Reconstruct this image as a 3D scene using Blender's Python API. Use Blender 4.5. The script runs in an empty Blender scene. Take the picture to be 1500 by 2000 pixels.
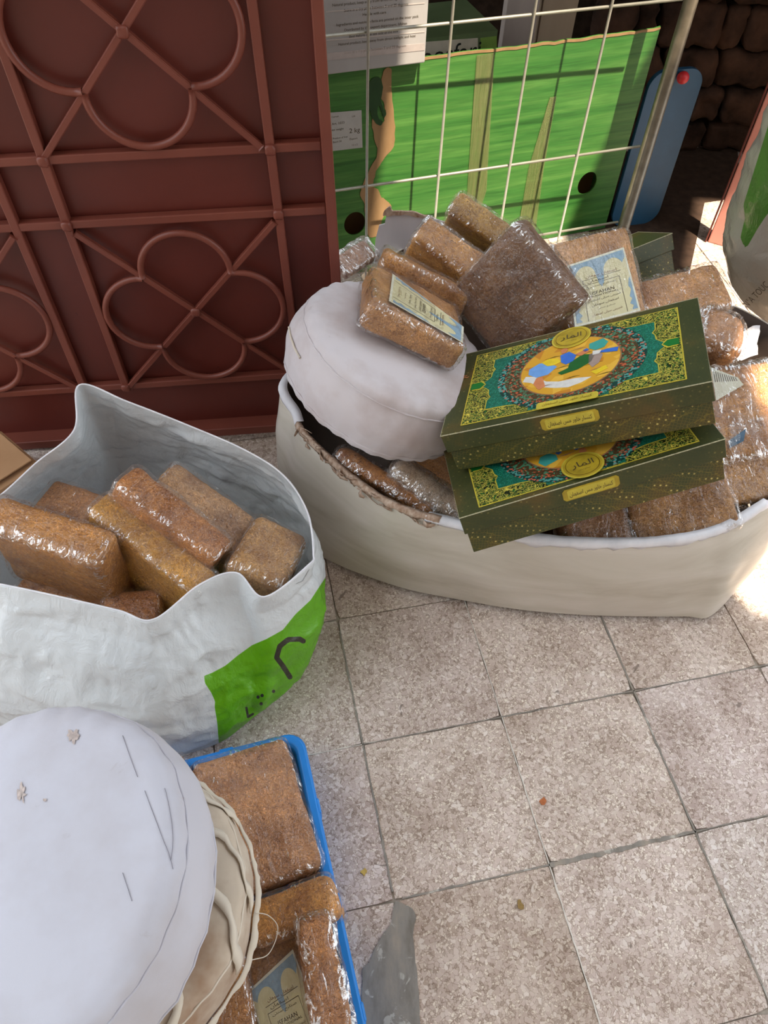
import bpy, bmesh, math, random
import numpy as np
from mathutils import Vector, Matrix
from mathutils.geometry import tessellate_polygon
random.seed(7)
S = bpy.context.scene
COL = S.collection

# ------------------------------------------------------------------ camera
F, PIT, ROLL = 1525.45, 0.910582588, 0.0427434167
TILE = 0.25
YAW = 0.244005826
OX, OY, CH = -0.0767984907*TILE, 2.02608743*TILE, 5.21914148*TILE
_cp, _sp, _cr, _sr = math.cos(PIT), math.sin(PIT), math.cos(ROLL), math.sin(ROLL)
FWD = np.array([0, _cp, -_sp]); _up = np.array([0, _sp, _cp]); _rt = np.array([1., 0, 0])
RGT = _rt*_cr + _up*_sr; UPV = -_rt*_sr + _up*_cr
CAM = np.array([0, 0, CH])
cd = bpy.data.cameras.new('camera'); cam = bpy.data.objects.new('camera', cd); COL.objects.link(cam)
cd.sensor_fit = 'VERTICAL'; cd.sensor_height = 36.0; cd.lens = F*36.0/2000.0
cd.clip_start = 0.02; cd.clip_end = 100
cam.matrix_world = Matrix(((RGT[0], UPV[0], -FWD[0], CAM[0]), (RGT[1], UPV[1], -FWD[1], CAM[1]),
                           (RGT[2], UPV[2], -FWD[2], CAM[2]), (0, 0, 0, 1)))
S.camera = cam
# ------------------------------------------------------------------ world, sun, exposure
W = bpy.data.worlds.new('world'); S.world = W; W.use_nodes = True
bg = W.node_tree.nodes['Background']
bg.inputs[0].default_value = (0.86, 0.93, 1.0, 1); bg.inputs[1].default_value = 2.9
sd = bpy.data.lights.new('sun', 'SUN'); sun = bpy.data.objects.new('sun', sd); COL.objects.link(sun)
sd.energy = 13.0; sd.angle = math.radians(0.8); sd.color = (1.0, 0.88, 0.70)
SUND = Vector((-0.30, 0.42, -0.86)).normalized()
sun.rotation_euler = SUND.to_track_quat('-Z', 'Y').to_euler(); sun.location = (2, -2, 5)
S.view_settings.view_transform = 'Standard'; S.view_settings.look = 'None'
S.view_settings.exposure = 0.0; S.view_settings.gamma = 1.0
S.view_settings.use_curve_mapping = False
S.cycles.max_bounces = 8; S.cycles.transparent_max_bounces = 24

# ------------------------------------------------------------------ pixel -> place
def ray(x, y):
    return FWD + RGT*(x-750)/F - UPV*(y-1000)/F
def atz(x, y, z):
    d = ray(x, y); return CAM + d*(z-CH)/d[2]
def atp(x, y, P, n, off=0.0):
    d = ray(x, y); P = np.array(P)+np.array(n)*off; return CAM + d*((P-CAM)@n)/(d@n)
def unit(v):
    v = np.array(v, float); return v/np.linalg.norm(v)

# ------------------------------------------------------------------ noise on arrays
def _hash(ix, iy, iz, seed):
    h = (ix*374761393 + iy*668265263 + iz*2147483647 + seed*974711) & 0xffffffff
    h = ((h ^ (h >> 13))*1274126177) & 0xffffffff
    h = ((h ^ (h >> 15))*2246822519) & 0xffffffff
    return ((h ^ (h >> 16)) & 0xffff)/65535.0
def vn(P, seed=0):
    P = np.asarray(P, float); I = np.floor(P).astype(np.int64); f = P-I; f = f*f*(3-2*f); r = 0
    for a in (0, 1):
        for b in (0, 1):
            for c in (0, 1):
                w = (f[:, 0] if a else 1-f[:, 0])*(f[:, 1] if b else 1-f[:, 1])*(f[:, 2] if c else 1-f[:, 2])
                r = r + w*_hash(I[:, 0]+a, I[:, 1]+b, I[:, 2]+c, seed)
    return r*2-1
def fbm(P, seed=0, oct=3):
    r = 0; a = 1; s = 0
    for k in range(oct):
        r = r + a*vn(P*2**k, seed+k*17); s += a; a *= .5
    return r/s
def ridge(P, seed=0, oct=2):
    r = 0; a = 1; s = 0
    for k in range(oct):
        r = r + a*(1-2*np.abs(vn(P*2**k, seed+k*31))); s += a; a *= .5
    return r/s

# ------------------------------------------------------------------ materials
def srgb(r, g, b):
    f = lambda c: c/12.92 if c <= 0.04045 else ((c+0.055)/1.055)**2.4
    return (f(r/255), f(g/255), f(b/255), 1)
class NT:
    def __init__(s, name):
        s.m = bpy.data.materials.new(name); s.m.use_nodes = True; s.t = s.m.node_tree; s.t.nodes.clear()
        s.out = s.n('ShaderNodeOutputMaterial'); s.tc = s.n('ShaderNodeTexCoord')
    def n(s, ty, **k):
        x = s.t.nodes.new(ty)
        for a, b in k.items(): setattr(x, a, b)
        return x
    def put(s, sock, v):
        if hasattr(v, 'is_linked') or isinstance(v, bpy.types.NodeSocket): s.t.links.new(v, sock)
        else: sock.default_value = v
    def map(s, v, scale=(1, 1, 1), rot=(0, 0, 0), loc=(0, 0, 0)):
        x = s.n('ShaderNodeMapping'); s.put(x.inputs[0], v); x.inputs[1].default_value = loc
        x.inputs[2].default_value = rot; x.inputs[3].default_value = scale; return x.outputs[0]
    def noise(s, v, scale, det=4, rough=.55, dist=0.0):
        x = s.n('ShaderNodeTexNoise'); s.put(x.inputs['Vector'], v); x.inputs['Scale'].default_value = scale
        x.inputs['Detail'].default_value = det; x.inputs['Roughness'].default_value = rough
        x.inputs['Distortion'].default_value = dist; return x
    def vor(s, v, scale, feat='F1', rnd=1.0):
        x = s.n('ShaderNodeTexVoronoi'); x.feature = feat; s.put(x.inputs['Vector'], v)
        x.inputs['Scale'].default_value = scale; x.inputs['Randomness'].default_value = rnd; return x
    def ramp(s, f, stops, interp='LINEAR'):
        x = s.n('ShaderNodeValToRGB'); s.put(x.inputs[0], f); e = x.color_ramp.elements; x.color_ramp.interpolation = interp
        while len(e) < len(stops): e.new(.5)
        for i, (p, c) in enumerate(stops):
            e[i].position = p; e[i].color = c if len(c) == 4 else (*c, 1)
        return x.outputs[0]
    def mix(s, f, a, b, mode='MIX'):
        x = s.n('ShaderNodeMix'); x.data_type = 'RGBA'; x.blend_type = mode
        s.put(x.inputs[0], f); s.put(x.inputs[6], a); s.put(x.inputs[7], b); return x.outputs[2]
    def math(s, op, a, b=0.0, clamp=False):
        x = s.n('ShaderNodeMath'); x.operation = op; x.use_clamp = clamp
        s.put(x.inputs[0], a); s.put(x.inputs[1], b); return x.outputs[0]
    def bump(s, h, st=.3, d=.002, nrm=None):
        x = s.n('ShaderNodeBump'); s.put(x.inputs['Height'], h); x.inputs['Strength'].default_value = st
        x.inputs['Distance'].default_value = d
        if nrm is not None: s.put(x.inputs['Normal'], nrm)
        return x.outputs[0]
    def bsdf(s, col, rough=.6, spec=.5, nrm=None, **k):
        x = s.n('ShaderNodeBsdfPrincipled'); s.put(x.inputs['Base Color'], col); s.put(x.inputs['Roughness'], rough)
        x.inputs['Specular IOR Level'].default_value = spec
        if nrm is not None: s.put(x.inputs['Normal'], nrm)
        for a, b in k.items(): s.put(x.inputs[a.replace('_', ' ')], b)
        return x
    def done(s, sh):
        s.t.links.new(sh.outputs[0] if hasattr(sh, 'outputs') else sh, s.out.inputs[0]); return s.m
def plain(name, c, rough=.6, spec=.4, var=.12, scale=30, bump=.15, metallic=0.0, bd=.001):
    t = NT(name); v = t.tc.outputs['Object']; nz = t.noise(v, scale)
    d = tuple(x*(1-var) for x in c[:3])+(1,); l = tuple(min(1, x*(1+var)) for x in c[:3])+(1,)
    col = t.ramp(nz.outputs[0], [(.3, d), (.7, l)])
    return t.done(t.bsdf(col, rough, spec, t.bump(nz.outputs[0], bump, bd), Metallic=metallic))

def m_floor():
    t = NT('terrazzo'); oi = t.n('ShaderNodeObjectInfo')
    v = t.n('ShaderNodeVectorMath'); v.operation = 'MULTIPLY_ADD'
    t.put(v.inputs[0], oi.outputs['Random']); v.inputs[1].default_value = (13, 7, 5); t.put(v.inputs[2], t.tc.outputs['Object'])
    v = v.outputs[0]
    wob = t.noise(v, 60, 2); vv = t.mix(.006, v, wob.outputs[1], 'LINEAR_LIGHT')
    c1 = t.vor(vv, 155); e1 = t.vor(vv, 155, 'DISTANCE_TO_EDGE')
    c2 = t.vor(vv, 260); e2 = t.vor(vv, 260, 'DISTANCE_TO_EDGE')
    rgb = t.n('ShaderNodeSeparateColor'); t.put(rgb.inputs[0], c1.outputs[1])
    chip = t.ramp(rgb.outputs[0], [(0, srgb(204, 188, 180)), (.35, srgb(214, 199, 192)), (.7, srgb(224, 212, 206)), (.9, srgb(240, 233, 228)), (1, srgb(190, 172, 158))])
    r2 = t.n('ShaderNodeSeparateColor'); t.put(r2.inputs[0], c2.outputs[1])
    small = t.ramp(r2.outputs[1], [(0, srgb(180, 164, 152)), (.5, srgb(216, 202, 192)), (1, srgb(246, 240, 230))])
    m = t.ramp(e1.outputs[0], [(.03, (0, 0, 0, 1)), (.10, (1, 1, 1, 1))])
    sel = t.ramp(rgb.outputs[1], [(.40, (0, 0, 0, 1)), (.45, (1, 1, 1, 1))])
    mm = t.mix(1.0, m, sel, 'MULTIPLY')
    e2r = t.ramp(e2.outputs[0], [(.02, srgb(176, 160, 150)), (.12, (1, 1, 1, 1))])
    small = t.mix(.75, small, e2r, 'MULTIPLY')
    edge = t.ramp(e1.outputs[0], [(.0, srgb(148, 132, 122)), (.06, (1, 1, 1, 1))])
    big = t.mix(t.math('MULTIPLY', t.noise(v, 9, 2).outputs[0], 1.4, True), chip, edge, 'MULTIPLY')
    col = t.mix(mm, small, big)
    dirt = t.ramp(t.noise(v, 7, 4, .6).outputs[0], [(.35, srgb(196, 186, 176)), (.6, (1, 1, 1, 1))])
    col = t.mix(.6, col, dirt, 'MULTIPLY')
    haze = t.ramp(t.noise(v, 14, 5, .7).outputs[0], [(.52, (0, 0, 0, 1)), (.75, (.5, .5, .5, 1))])
    col = t.mix(haze, col, srgb(214, 204, 196))
    spots = t.ramp(t.noise(v, 32, 3, .6, .6).outputs[0], [(.70, (0, 0, 0, 1)), (.73, (.75, .75, .75, 1))])
    col = t.mix(spots, col, srgb(118, 106, 96))
    tint = t.ramp(oi.outputs['Random'], [(0, srgb(240, 232, 224)), (.4, srgb(255, 250, 246)), (.8, srgb(246, 240, 240)), (1, srgb(255, 255, 255))])
    col = t.mix(1.0, col, tint, 'MULTIPLY')
    return t.done(t.bsdf(col, .55, .35, t.bump(t.mix(.5, m, e2r), .25, .0008)))
M = {}
M['floor'] = m_floor()
M['grout'] = plain('grout', srgb(158, 148, 136), .9, .2, .3, 60, .5)
def m_patch():
    t = NT('cement_patch'); v = t.tc.outputs['Object']
    a = t.noise(t.map(v, (3, 1, 1), (0, 0, .15)), 14, 5, .6); b = t.noise(v, 30, 4, .6, 1.0)
    col = t.ramp(a.outputs[0], [(.3, srgb(120, 112, 102)), (.5, srgb(140, 134, 126)), (.7, srgb(160, 148, 134))])
    w = t.ramp(b.outputs[0], [(.60, (0, 0, 0, 1)), (.64, (1, 1, 1, 1))])
    return t.done(t.bsdf(t.mix(t.math('MULTIPLY', w, .55), col, srgb(205, 200, 190)), .8, .3, t.bump(b.outputs[0], .4, .002)))
M['patch'] = m_patch()
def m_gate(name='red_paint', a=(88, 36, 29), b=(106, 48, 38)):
    t = NT(name); v = t.tc.outputs['Object']
    n1 = t.noise(v, 5, 4); n2 = t.noise(t.map(v, (1, 1, .15)), 60, 3)
    col = t.ramp(n1.outputs[0], [(.3, srgb(*a)), (.7, srgb(*b))])
    chips = t.ramp(t.noise(v, 45, 4, .6).outputs[0], [(.74, (0, 0, 0, 1)), (.76, (1, 1, 1, 1))])
    col = t.mix(t.math('MULTIPLY', chips, .8), col, srgb(60, 26, 20))
    return t.done(t.bsdf(col, .42, .45, t.bump(t.mix(.5, n1.outputs[0], n2.outputs[0]), .25, .0015)))
M['gate_panel'] = m_gate('gate_panel_paint', (86, 34, 26), (100, 42, 33))
M['gate_bar'] = m_gate('gate_bar_paint', (104, 50, 39), (122, 64, 50))
M['post'] = m_gate('sunlit_post_paint', (190, 122, 108), (206, 138, 122))  # gate red lightened so the post looks sunlit
def m_cloth(name, base=(222, 218, 222), stain=(176, 158, 150), amt=.5, weave=900):
    t = NT(name); v = t.tc.outputs['Object']
    a = t.noise(v, 6, 5, .62); b = t.noise(v, 22, 5, .65, .5); w = t.noise(v, weave, 2)
    col = t.mix(t.math('MULTIPLY', t.ramp(a.outputs[0], [(.45, (0, 0, 0, 1)), (.75, (1, 1, 1, 1))]), amt), srgb(*base), srgb(*stain))
    sp = t.ramp(b.outputs[0], [(.66, (0, 0, 0, 1)), (.76, (1, 1, 1, 1))])
    col = t.mix(t.math('MULTIPLY', sp, amt*.5), col, srgb(150, 136, 132))
    return t.done(t.bsdf(col, .85, .25, t.bump(t.mix(.3, b.outputs[0], w.outputs[0]), .2, .0015), Sheen_Weight=.2))
M['cloth'] = m_cloth('white_cloth', (197, 197, 207), (170, 162, 162))
M['cloth2'] = m_cloth('soiled_white_cloth', (204, 197, 200), (176, 158, 154), 1.0)
M['cloth3'] = m_cloth('beige_cloth', (198, 184, 166), (146, 112, 84), 1.3)
M['strap'] = m_cloth('strap_cloth', (214, 204, 188), (190, 176, 156), .6)
M['stain'] = plain('stain', srgb(186, 172, 166), .8, .2, .25, 200, .4)
M['pencil'] = plain('pencil', srgb(128, 124, 134), .8, .2)
def m_bag(name, base=(232, 236, 238), printed=True, ink=(112, 190, 20)):
    t = NT(name); v = t.tc.outputs['Object']; col = srgb(*base)
    if printed:
        g = t.n('ShaderNodeAttribute'); g.attribute_name = 'green_print'
        k = t.n('ShaderNodeAttribute'); k.attribute_name = 'black_print'
        # the print, as fields fixed on the film: negative inside
        mg = t.ramp(t.math('ADD', t.math('MULTIPLY', g.outputs[2], -.25), .5), [(.4, (0, 0, 0, 1)), (.6, (1, 1, 1, 1))])
        mk = t.ramp(t.math('ADD', t.math('MULTIPLY', k.outputs[2], -.25), .5), [(.4, (0, 0, 0, 1)), (.6, (1, 1, 1, 1))])
        col = t.mix(mg, col, srgb(*ink)); col = t.mix(mk, col, srgb(56, 54, 40))
    a = t.noise(v, 26, 5, .6, .8); b = t.noise(t.map(v, (1, 1, .4), (.3, .2, 0)), 90, 3, .6, 1.2)
    n = t.bump(a.outputs[0], .75, .006); n = t.bump(b.outputs[0], .5, .002, n)
    p = t.bsdf(col, .24, .5, n, Coat_Weight=.25, Coat_Roughness=.15)
    tr = t.n('ShaderNodeBsdfTranslucent'); t.put(tr.inputs[0], col)
    mx = t.n('ShaderNodeMixShader'); mx.inputs[0].default_value = .32
    t.t.links.new(p.outputs[0], mx.inputs[1]); t.t.links.new(tr.outputs[0], mx.inputs[2])
    return t.done(mx)
M['bag'] = m_bag('bag_film'); M['bag2'] = m_bag('bag_film_plain', (176, 166, 152), True, (84, 128, 52))
def m_pulp():
    t = NT('pressed_fibre'); oi = t.n('ShaderNodeObjectInfo')
    v = t.n('ShaderNodeVectorMath'); v.operation = 'MULTIPLY_ADD'
    t.put(v.inputs[0], oi.outputs['Random']); v.inputs[1].default_value = (11, 5, 3); t.put(v.inputs[2], t.tc.outputs['Object']); v = v.outputs[0]
    d = t.noise(v, 28, 4, .6); vv = t.mix(.09, v, d.outputs[1], 'LINEAR_LIGHT')
    f1 = t.noise(t.map(vv, (1, 2.4, 1.4), (.2, .1, .5)), 34, 6, .64, 1.8)
    f2 = t.vor(t.map(vv, (1, 2.2, 1.6), (.5, .9, .2)), 80, 'DISTANCE_TO_EDGE')
    f3 = t.noise(t.map(vv, (2.5, 1, 1), (.7, .3, .1)), 90, 4, .65, 1.2)
    blot = t.noise(v, 15, 4, .6)
    a = t.ramp(f1.outputs[0], [(.30, (.30, .20, .13, 1)), (.42, (.85, .74, .62, 1)), (.52, (1.05, 1.02, .96, 1)), (.68, (1.5, 1.48, 1.4, 1))])
    b = t.ramp(f2.outputs[0], [(0, (.40, .28, .18, 1)), (.10, (1, 1, 1, 1))])
    c = t.ramp(blot.outputs[0], [(.33, (.60, .50, .42, 1)), (.5, (1, 1, 1, 1)), (.68, (1.35, 1.35, 1.3, 1))])
    e = t.ramp(f3.outputs[0], [(.35, (.6, .52, .45, 1)), (.5, (1, 1, 1, 1)), (.68, (1.5, 1.5, 1.45, 1))])
    col = t.mix(1.0, oi.outputs['Color'], a, 'MULTIPLY'); col = t.mix(.55, col, b, 'MULTIPLY'); col = t.mix(.9, col, c, 'MULTIPLY'); col = t.mix(.8, col, e, 'MULTIPLY')
    col = t.mix(1.0, col, (1.14, 1.13, 1.04, 1), 'MULTIPLY')
    return t.done(t.bsdf(col, .55, .4, t.bump(t.mix(.5, f1.outputs[0], f3.outputs[0]), .8, .004)))
M['pulp'] = m_pulp()
def m_wrap(name='cling_film', milky=.10, sparkle=1.0):
    t = NT(name); oi = t.n('ShaderNodeObjectInfo')
    v = t.n('ShaderNodeVectorMath'); v.operation = 'MULTIPLY_ADD'
    t.put(v.inputs[0], oi.outputs['Random']); v.inputs[1].default_value = (7, 9, 4); t.put(v.inputs[2], t.tc.outputs['Object']); v = v.outputs[0]
    a = t.noise(t.map(v, (1, .45, 1), (.3, .4, .6)), 42, 3, .55, 1.8)
    b = t.noise(t.map(v, (.4, 1, 1), (.1, .8, .2)), 95, 3, .6, 2.2)
    n = t.bump(a.outputs[0], 1.0*sparkle, .006); n = t.bump(b.outputs[0], .8*sparkle, .0028, n)
    fr = t.n('ShaderNodeFresnel'); fr.inputs[0].default_value = 1.5; t.put(fr.inputs[1], n)
    at = t.n('ShaderNodeAttribute'); at.attribute_name = 'fold'
    s1 = t.noise(t.map(v, (1, .30, .8), (.5, .9, 1.2)), 78, 4, .6, 2.6)
    st = t.ramp(t.math('ADD', s1.outputs[0], t.math('MULTIPLY', at.outputs[2], .12)), [(.655, (0, 0, 0, 1)), (.71, (1, 1, 1, 1))])
    gl = t.n('ShaderNodeBsdfAnisotropic'); gl.inputs['Roughness'].default_value = .16; t.put(gl.inputs['Normal'], n)
    gl.inputs[0].default_value = (1, 1, 1, 1)
    trn = t.n('ShaderNodeBsdfTransparent'); df = t.n('ShaderNodeBsdfDiffuse'); df.inputs[0].default_value = (.66, .60, .54, 1)
    mk = t.ramp(t.noise(t.map(v, (1, .4, 1), (.7, .2, .1)), 30, 4, .65, 1.0).outputs[0], [(.35, (milky*.25,)*3+(1,)), (.6, (milky,)*3+(1,)), (.8, (min(1, milky*2.6),)*3+(1,))])
    m1 = t.n('ShaderNodeMixShader'); t.put(m1.inputs[0], mk); t.t.links.new(trn.outputs[0], m1.inputs[1]); t.t.links.new(df.outputs[0], m1.inputs[2])
    fac = t.math('MINIMUM', t.math('MULTIPLY', fr.outputs[0], 1.3), .22)
    fac = t.math('ADD', fac, t.math('MULTIPLY', st, .5), True)
    m2 = t.n('ShaderNodeMixShader'); t.put(m2.inputs[0], fac); t.t.links.new(m1.outputs[0], m2.inputs[1]); t.t.links.new(gl.outputs[0], m2.inputs[2])
    return t.done(m2)
M['wrap'] = m_wrap('cling_film', .04); M['wrap_milky'] = m_wrap('milky_cling_film', .22)
M['paper'] = plain('label_paper', srgb(206, 198, 158), .6, .3, .05, 80)
M['paper_edge'] = plain('label_border', srgb(214, 212, 192), .6, .3, .04)
M['blue_ink'] = plain('blue_ink', srgb(134, 160, 178), .6, .3, .12, 120)
M['ink'] = plain('dark_ink', srgb(74, 64, 48), .6, .3, .1)
M['brown_ink'] = plain('brown_ink', srgb(110, 64, 36), .6, .3, .3, 300)
M['blackp'] = plain('black_print', srgb(30, 32, 28), .6, .3)
def m_card(name, a, b, rough=.7, k=8):
    t = NT(name); v = t.tc.outputs['Object']; n = t.noise(t.map(v, (1, 1, .3)), k, 5, .6); g = t.noise(v, 200, 2)
    return t.done(t.bsdf(t.ramp(n.outputs[0], [(.3, srgb(*a)), (.7, srgb(*b))]), rough, .3, t.bump(g.outputs[0], .15, .0006)))
M['kraft'] = m_card('kraft_card', (168, 128, 92), (186, 146, 108))
M['kraft_torn'] = m_card('torn_kraft', (126, 98, 66), (144, 114, 80), k=30)
M['torn_edge'] = m_card('torn_corrugated_edge', (150, 116, 92), (206, 186, 168), k=160)
M['white_card'] = m_card('white_card', (206, 204, 208), (222, 220, 224)); M['carton'] = m_card('dull_white_carton', (146, 142, 140), (158, 154, 152))
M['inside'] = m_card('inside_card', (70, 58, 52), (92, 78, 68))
def m_tub():
    t = NT('film_over_white_card'); v = t.tc.outputs['Object']
    a = t.noise(t.map(v, (.35, .35, 1.6)), 9, 5, .6, .6); b = t.noise(t.map(v, (.3, .3, 2)), 30, 4, .6, 1.0)
    col = t.ramp(a.outputs[0], [(.25, srgb(178, 168, 150)), (.5, srgb(204, 196, 182)), (.75, srgb(220, 212, 202))])
    n = t.bump(a.outputs[0], .3, .006); n = t.bump(b.outputs[0], .25, .002, n)
    return t.done(t.bsdf(col, .35, .45, n, Coat_Weight=.2, Coat_Roughness=.2))
M['mat'] = plain('floor_shade_brown', srgb(66, 50, 40), .9, .2, .25, 40, .4)  # brown for the painted floor shade
M['tub'] = m_tub()
M['rim'] = m_card('bent_white_rim', (214, 214, 220), (234, 232, 236), .5, 30)
def m_greenbox():
    t = NT('green_print_card'); v = t.tc.outputs['Object']
    w = t.noise(t.map(v, (.25, .25, 5)), 9, 5, .6, .5); g = t.noise(t.map(v, (.3, .3, 6)), 60, 3)
    col = t.ramp(w.outputs[0], [(.28, srgb(34, 78, 28)), (.42, srgb(50, 100, 40)), (.55, srgb(62, 108, 46)), (.75, srgb(84, 128, 60))])
    col = t.mix(.35, col, t.ramp(g.outputs[0], [(.35, (.6, .6, .6, 1)), (.65, (1.2, 1.2, 1.2, 1))]), 'MULTIPLY')
    return t.done(t.bsdf(col, .5, .35, t.bump(w.outputs[0], .1, .001)))
M['green'] = m_greenbox()
def m_tape():
    t = NT('clear_tape'); v = t.tc.outputs['Object']; n = t.noise(t.map(v, (6, 6, .4)), 30, 3, .6, .6)
    trn = t.n('ShaderNodeBsdfTransparent'); p = t.bsdf(srgb(116, 122, 76), .25, .6, t.bump(n.outputs[0], .5, .002))
    f = t.ramp(n.outputs[0], [(.35, (.25, .25, .25, 1)), (.7, (.62, .62, .62, 1))])
    m = t.n('ShaderNodeMixShader'); t.put(m.inputs[0], f); t.t.links.new(trn.outputs[0], m.inputs[1]); t.t.links.new(p.outputs[0], m.inputs[2])
    return t.done(m)
M['tape'] = m_tape()
M['wire'] = plain('wire_zinc', srgb(150, 146, 134), .4, .5, .1, 50, .1, .35)
M['pole'] = plain('pole_steel', srgb(122, 112, 96), .4, .5, .25, 30, .25, .5)
M['blue_board'] = plain('blue_board', srgb(30, 72, 100), .45, .4, .08)
M['red'] = plain('red_plastic', srgb(196, 44, 48), .4, .4)
M['crate'] = plain('blue_plastic', srgb(22, 128, 214), .38, .5, .05, 20, .1)
M['olive'] = m_card('olive_box', (84, 100, 66), (104, 120, 84), .5)
M['grey_panel'] = m_card('grey_panel', (150, 138, 132), (172, 160, 152))
M['grey_panel2'] = m_card('tan_panel', (146, 128, 108), (166, 148, 126))
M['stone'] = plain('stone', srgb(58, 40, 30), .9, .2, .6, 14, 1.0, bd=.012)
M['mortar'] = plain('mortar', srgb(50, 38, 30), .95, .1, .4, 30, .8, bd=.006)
M['added_wall'] = plain('added_wall_surface', srgb(150, 134, 116), .9, .2, .2, 4, .5)
M['sun_blocker'] = plain('added_sun_blocker', srgb(150, 140, 124), .8, .2, .2, 6, .3)
# gift boxes
def m_boxgreen(name, dots):
    t = NT(name); v = t.tc.outputs['Object']
    a = t.noise(v, 9, 4); base = t.ramp(a.outputs[0], [(.3, srgb(50, 58, 30)), (.5, srgb(62, 66, 34)), (.62, srgb(84, 70, 34)), (.8, srgb(96, 74, 34))])
    vo = t.vor(t.map(v, (1, 1, 1)), 105, 'F1', .12); d = t.ramp(vo.outputs[0], [(.13, (1, 1, 1, 1)), (.2, (0, 0, 0, 1))])
    v2 = t.vor(v, 210, 'DISTANCE_TO_EDGE', .3); d2 = t.ramp(v2.outputs[0], [(.02, (1, 1, 1, 1)), (.07, (0, 0, 0, 1))])
    area = t.ramp(a.outputs[0], [(.36, (.35,)*3+(1,)), (.58, (1, 1, 1, 1))])
    col = t.mix(t.math('MULTIPLY', t.math('MULTIPLY', d, area), dots), base, srgb(196, 176, 100))
    col = t.mix(t.math('MULTIPLY', t.math('MULTIPLY', d2, area), dots*.5), col, srgb(140, 120, 44))
    return t.done(t.bsdf(col, .45, .4, None, Coat_Weight=.05, Coat_Roughness=.2))
M['lid'] = m_boxgreen('box_lid_card', .25); M['base'] = m_boxgreen('box_base_card', 1.0)
def m_fili():
    t = NT('gold_filigree_print'); v = t.tc.outputs['Object']
    d = t.noise(v, 70, 2); vv = t.mix(.018, v, d.outputs[1], 'LINEAR_LIGHT')
    e = t.vor(vv, 150, 'DISTANCE_TO_EDGE', .9); f = t.vor(vv, 62)
    sw = t.n('ShaderNodeTexWave'); sw.wave_type = 'RINGS'; t.put(sw.inputs[0], vv); sw.inputs[1].default_value = 55; sw.inputs[2].default_value = 6; sw.inputs[3].default_value = 2
    l = t.ramp(e.outputs[0], [(.05, (.9, .9, .9, 1)), (.11, (0, 0, 0, 1))]); q = t.ramp(f.outputs[0], [(.10, (1, 1, 1, 1)), (.22, (0, 0, 0, 1))])
    c = t.mix(l, t.mix(t.ramp(sw.outputs[0], [(.6, (0, 0, 0, 1)), (.8, (1, 1, 1, 1))]), srgb(26, 36, 14), srgb(34, 92, 36)), srgb(190, 178, 74))
    c = t.mix(q, c, srgb(226, 204, 80))
    return t.done(t.bsdf(c, .35, .5))
M['fili'] = m_fili()
M['gold'] = plain('gold_print', srgb(196, 178, 62), .35, .5, .15, 60, .1)
M['gold_dark'] = plain('dark_gold_print', srgb(120, 96, 24), .35, .5, .2, 60, .1)
M['gold_in'] = plain('bronze_print', srgb(170, 146, 40), .35, .5, .3, 40, .1)
def m_speck(name, a, b, sc, c3=None):
    t = NT(name); v = t.tc.outputs['Object']; vo = t.vor(v, sc); s = t.n('ShaderNodeSeparateColor'); t.put(s.inputs[0], vo.outputs[1])
    st = [(0, a), (.55, a), (.6, b), (.85, b)] + ([(.87, c3)] if c3 else [])
    return t.done(t.bsdf(t.ramp(s.outputs[0], st, 'CONSTANT'), .4, .5))
M['teal'] = m_speck('teal_print', srgb(12, 92, 74), srgb(40, 132, 110), 700, srgb(20, 108, 70))
M['floral'] = m_speck('floral_print', srgb(78, 58, 34), srgb(72, 128, 96), 330, srgb(184, 92, 60))
M['floral2'] = m_speck('blue_floral_print', srgb(14, 60, 52), srgb(82, 150, 140), 300, srgb(196, 98, 74))
M['worn'] = plain('worn_paper_edge', srgb(176, 170, 140), .6, .3, .3, 300)
M['pgreen'] = plain('pendant_green', srgb(22, 112, 44), .4, .5)
M['pic'] = m_speck('picture_ochre', srgb(212, 158, 46), srgb(226, 178, 66), 60, srgb(196, 130, 40))
for k, c in dict(p_blue=(58, 110, 200), p_sky=(110, 160, 220), p_teal=(62, 156, 146), p_red=(204, 128, 84), p_white=(214, 212, 206),
                 p_yellow=(226, 196, 40), p_brown=(150, 110, 80), p_dkgreen=(24, 96, 40), p_grey=(160, 140, 130)).items():
    M[k] = plain('print_'+k[2:], srgb(*c), .4, .5, .1, 90, 0)

# ------------------------------------------------------------------ object helpers
MWS = {}
def empty(name, loc, label, cat, group=None, rot=None):
    o = bpy.data.objects.new(name, None); COL.objects.link(o); o.empty_display_size = .05
    mw = Matrix.Translation(Vector(loc)) @ (rot.to_4x4() if rot is not None else Matrix.Identity(4))
    o.matrix_basis = mw; MWS[o.name] = (np.array(mw.to_3x3()), np.array(mw.translation))
    o['label'] = label; o['category'] = cat
    if group: o['group'] = group
    return o
def tag(o, label=None, cat=None, group=None, kind=None):
    for k, v in (('label', label), ('category', cat), ('group', group), ('kind', kind)):
        if v: o[k] = v
    return o
def mesh(name, V, Fc, smooth=False):
    me = bpy.data.meshes.new(name); me.from_pydata([tuple(map(float, v)) for v in V], [], [tuple(int(i) for i in f) for f in Fc])
    if smooth: me.polygons.foreach_set('use_smooth', [True]*len(me.polygons))
    me.update(); return me
def link(name, me, mat, parent=None, color=None):
    o = bpy.data.objects.new(name, me)
    if mat is not None and not me.materials:
        for m in (mat if isinstance(mat, (list, tuple)) else [mat]): me.materials.append(m)
    COL.objects.link(o)
    if parent is not None: o.parent = parent
    if color: o.color = color
    return o
def add(name, V, Fc, mat, parent=None, smooth=False, world=True):
    V = np.array(V, float)
    if parent is not None and world:
        if parent.name in MWS: R, T = MWS[parent.name]; V = (V-T)@R
    return link(name, mesh(name, V, Fc, smooth), mat, parent)
def sub(o, root):
    MWS[o.name] = MWS[root.name]; return o
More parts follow.
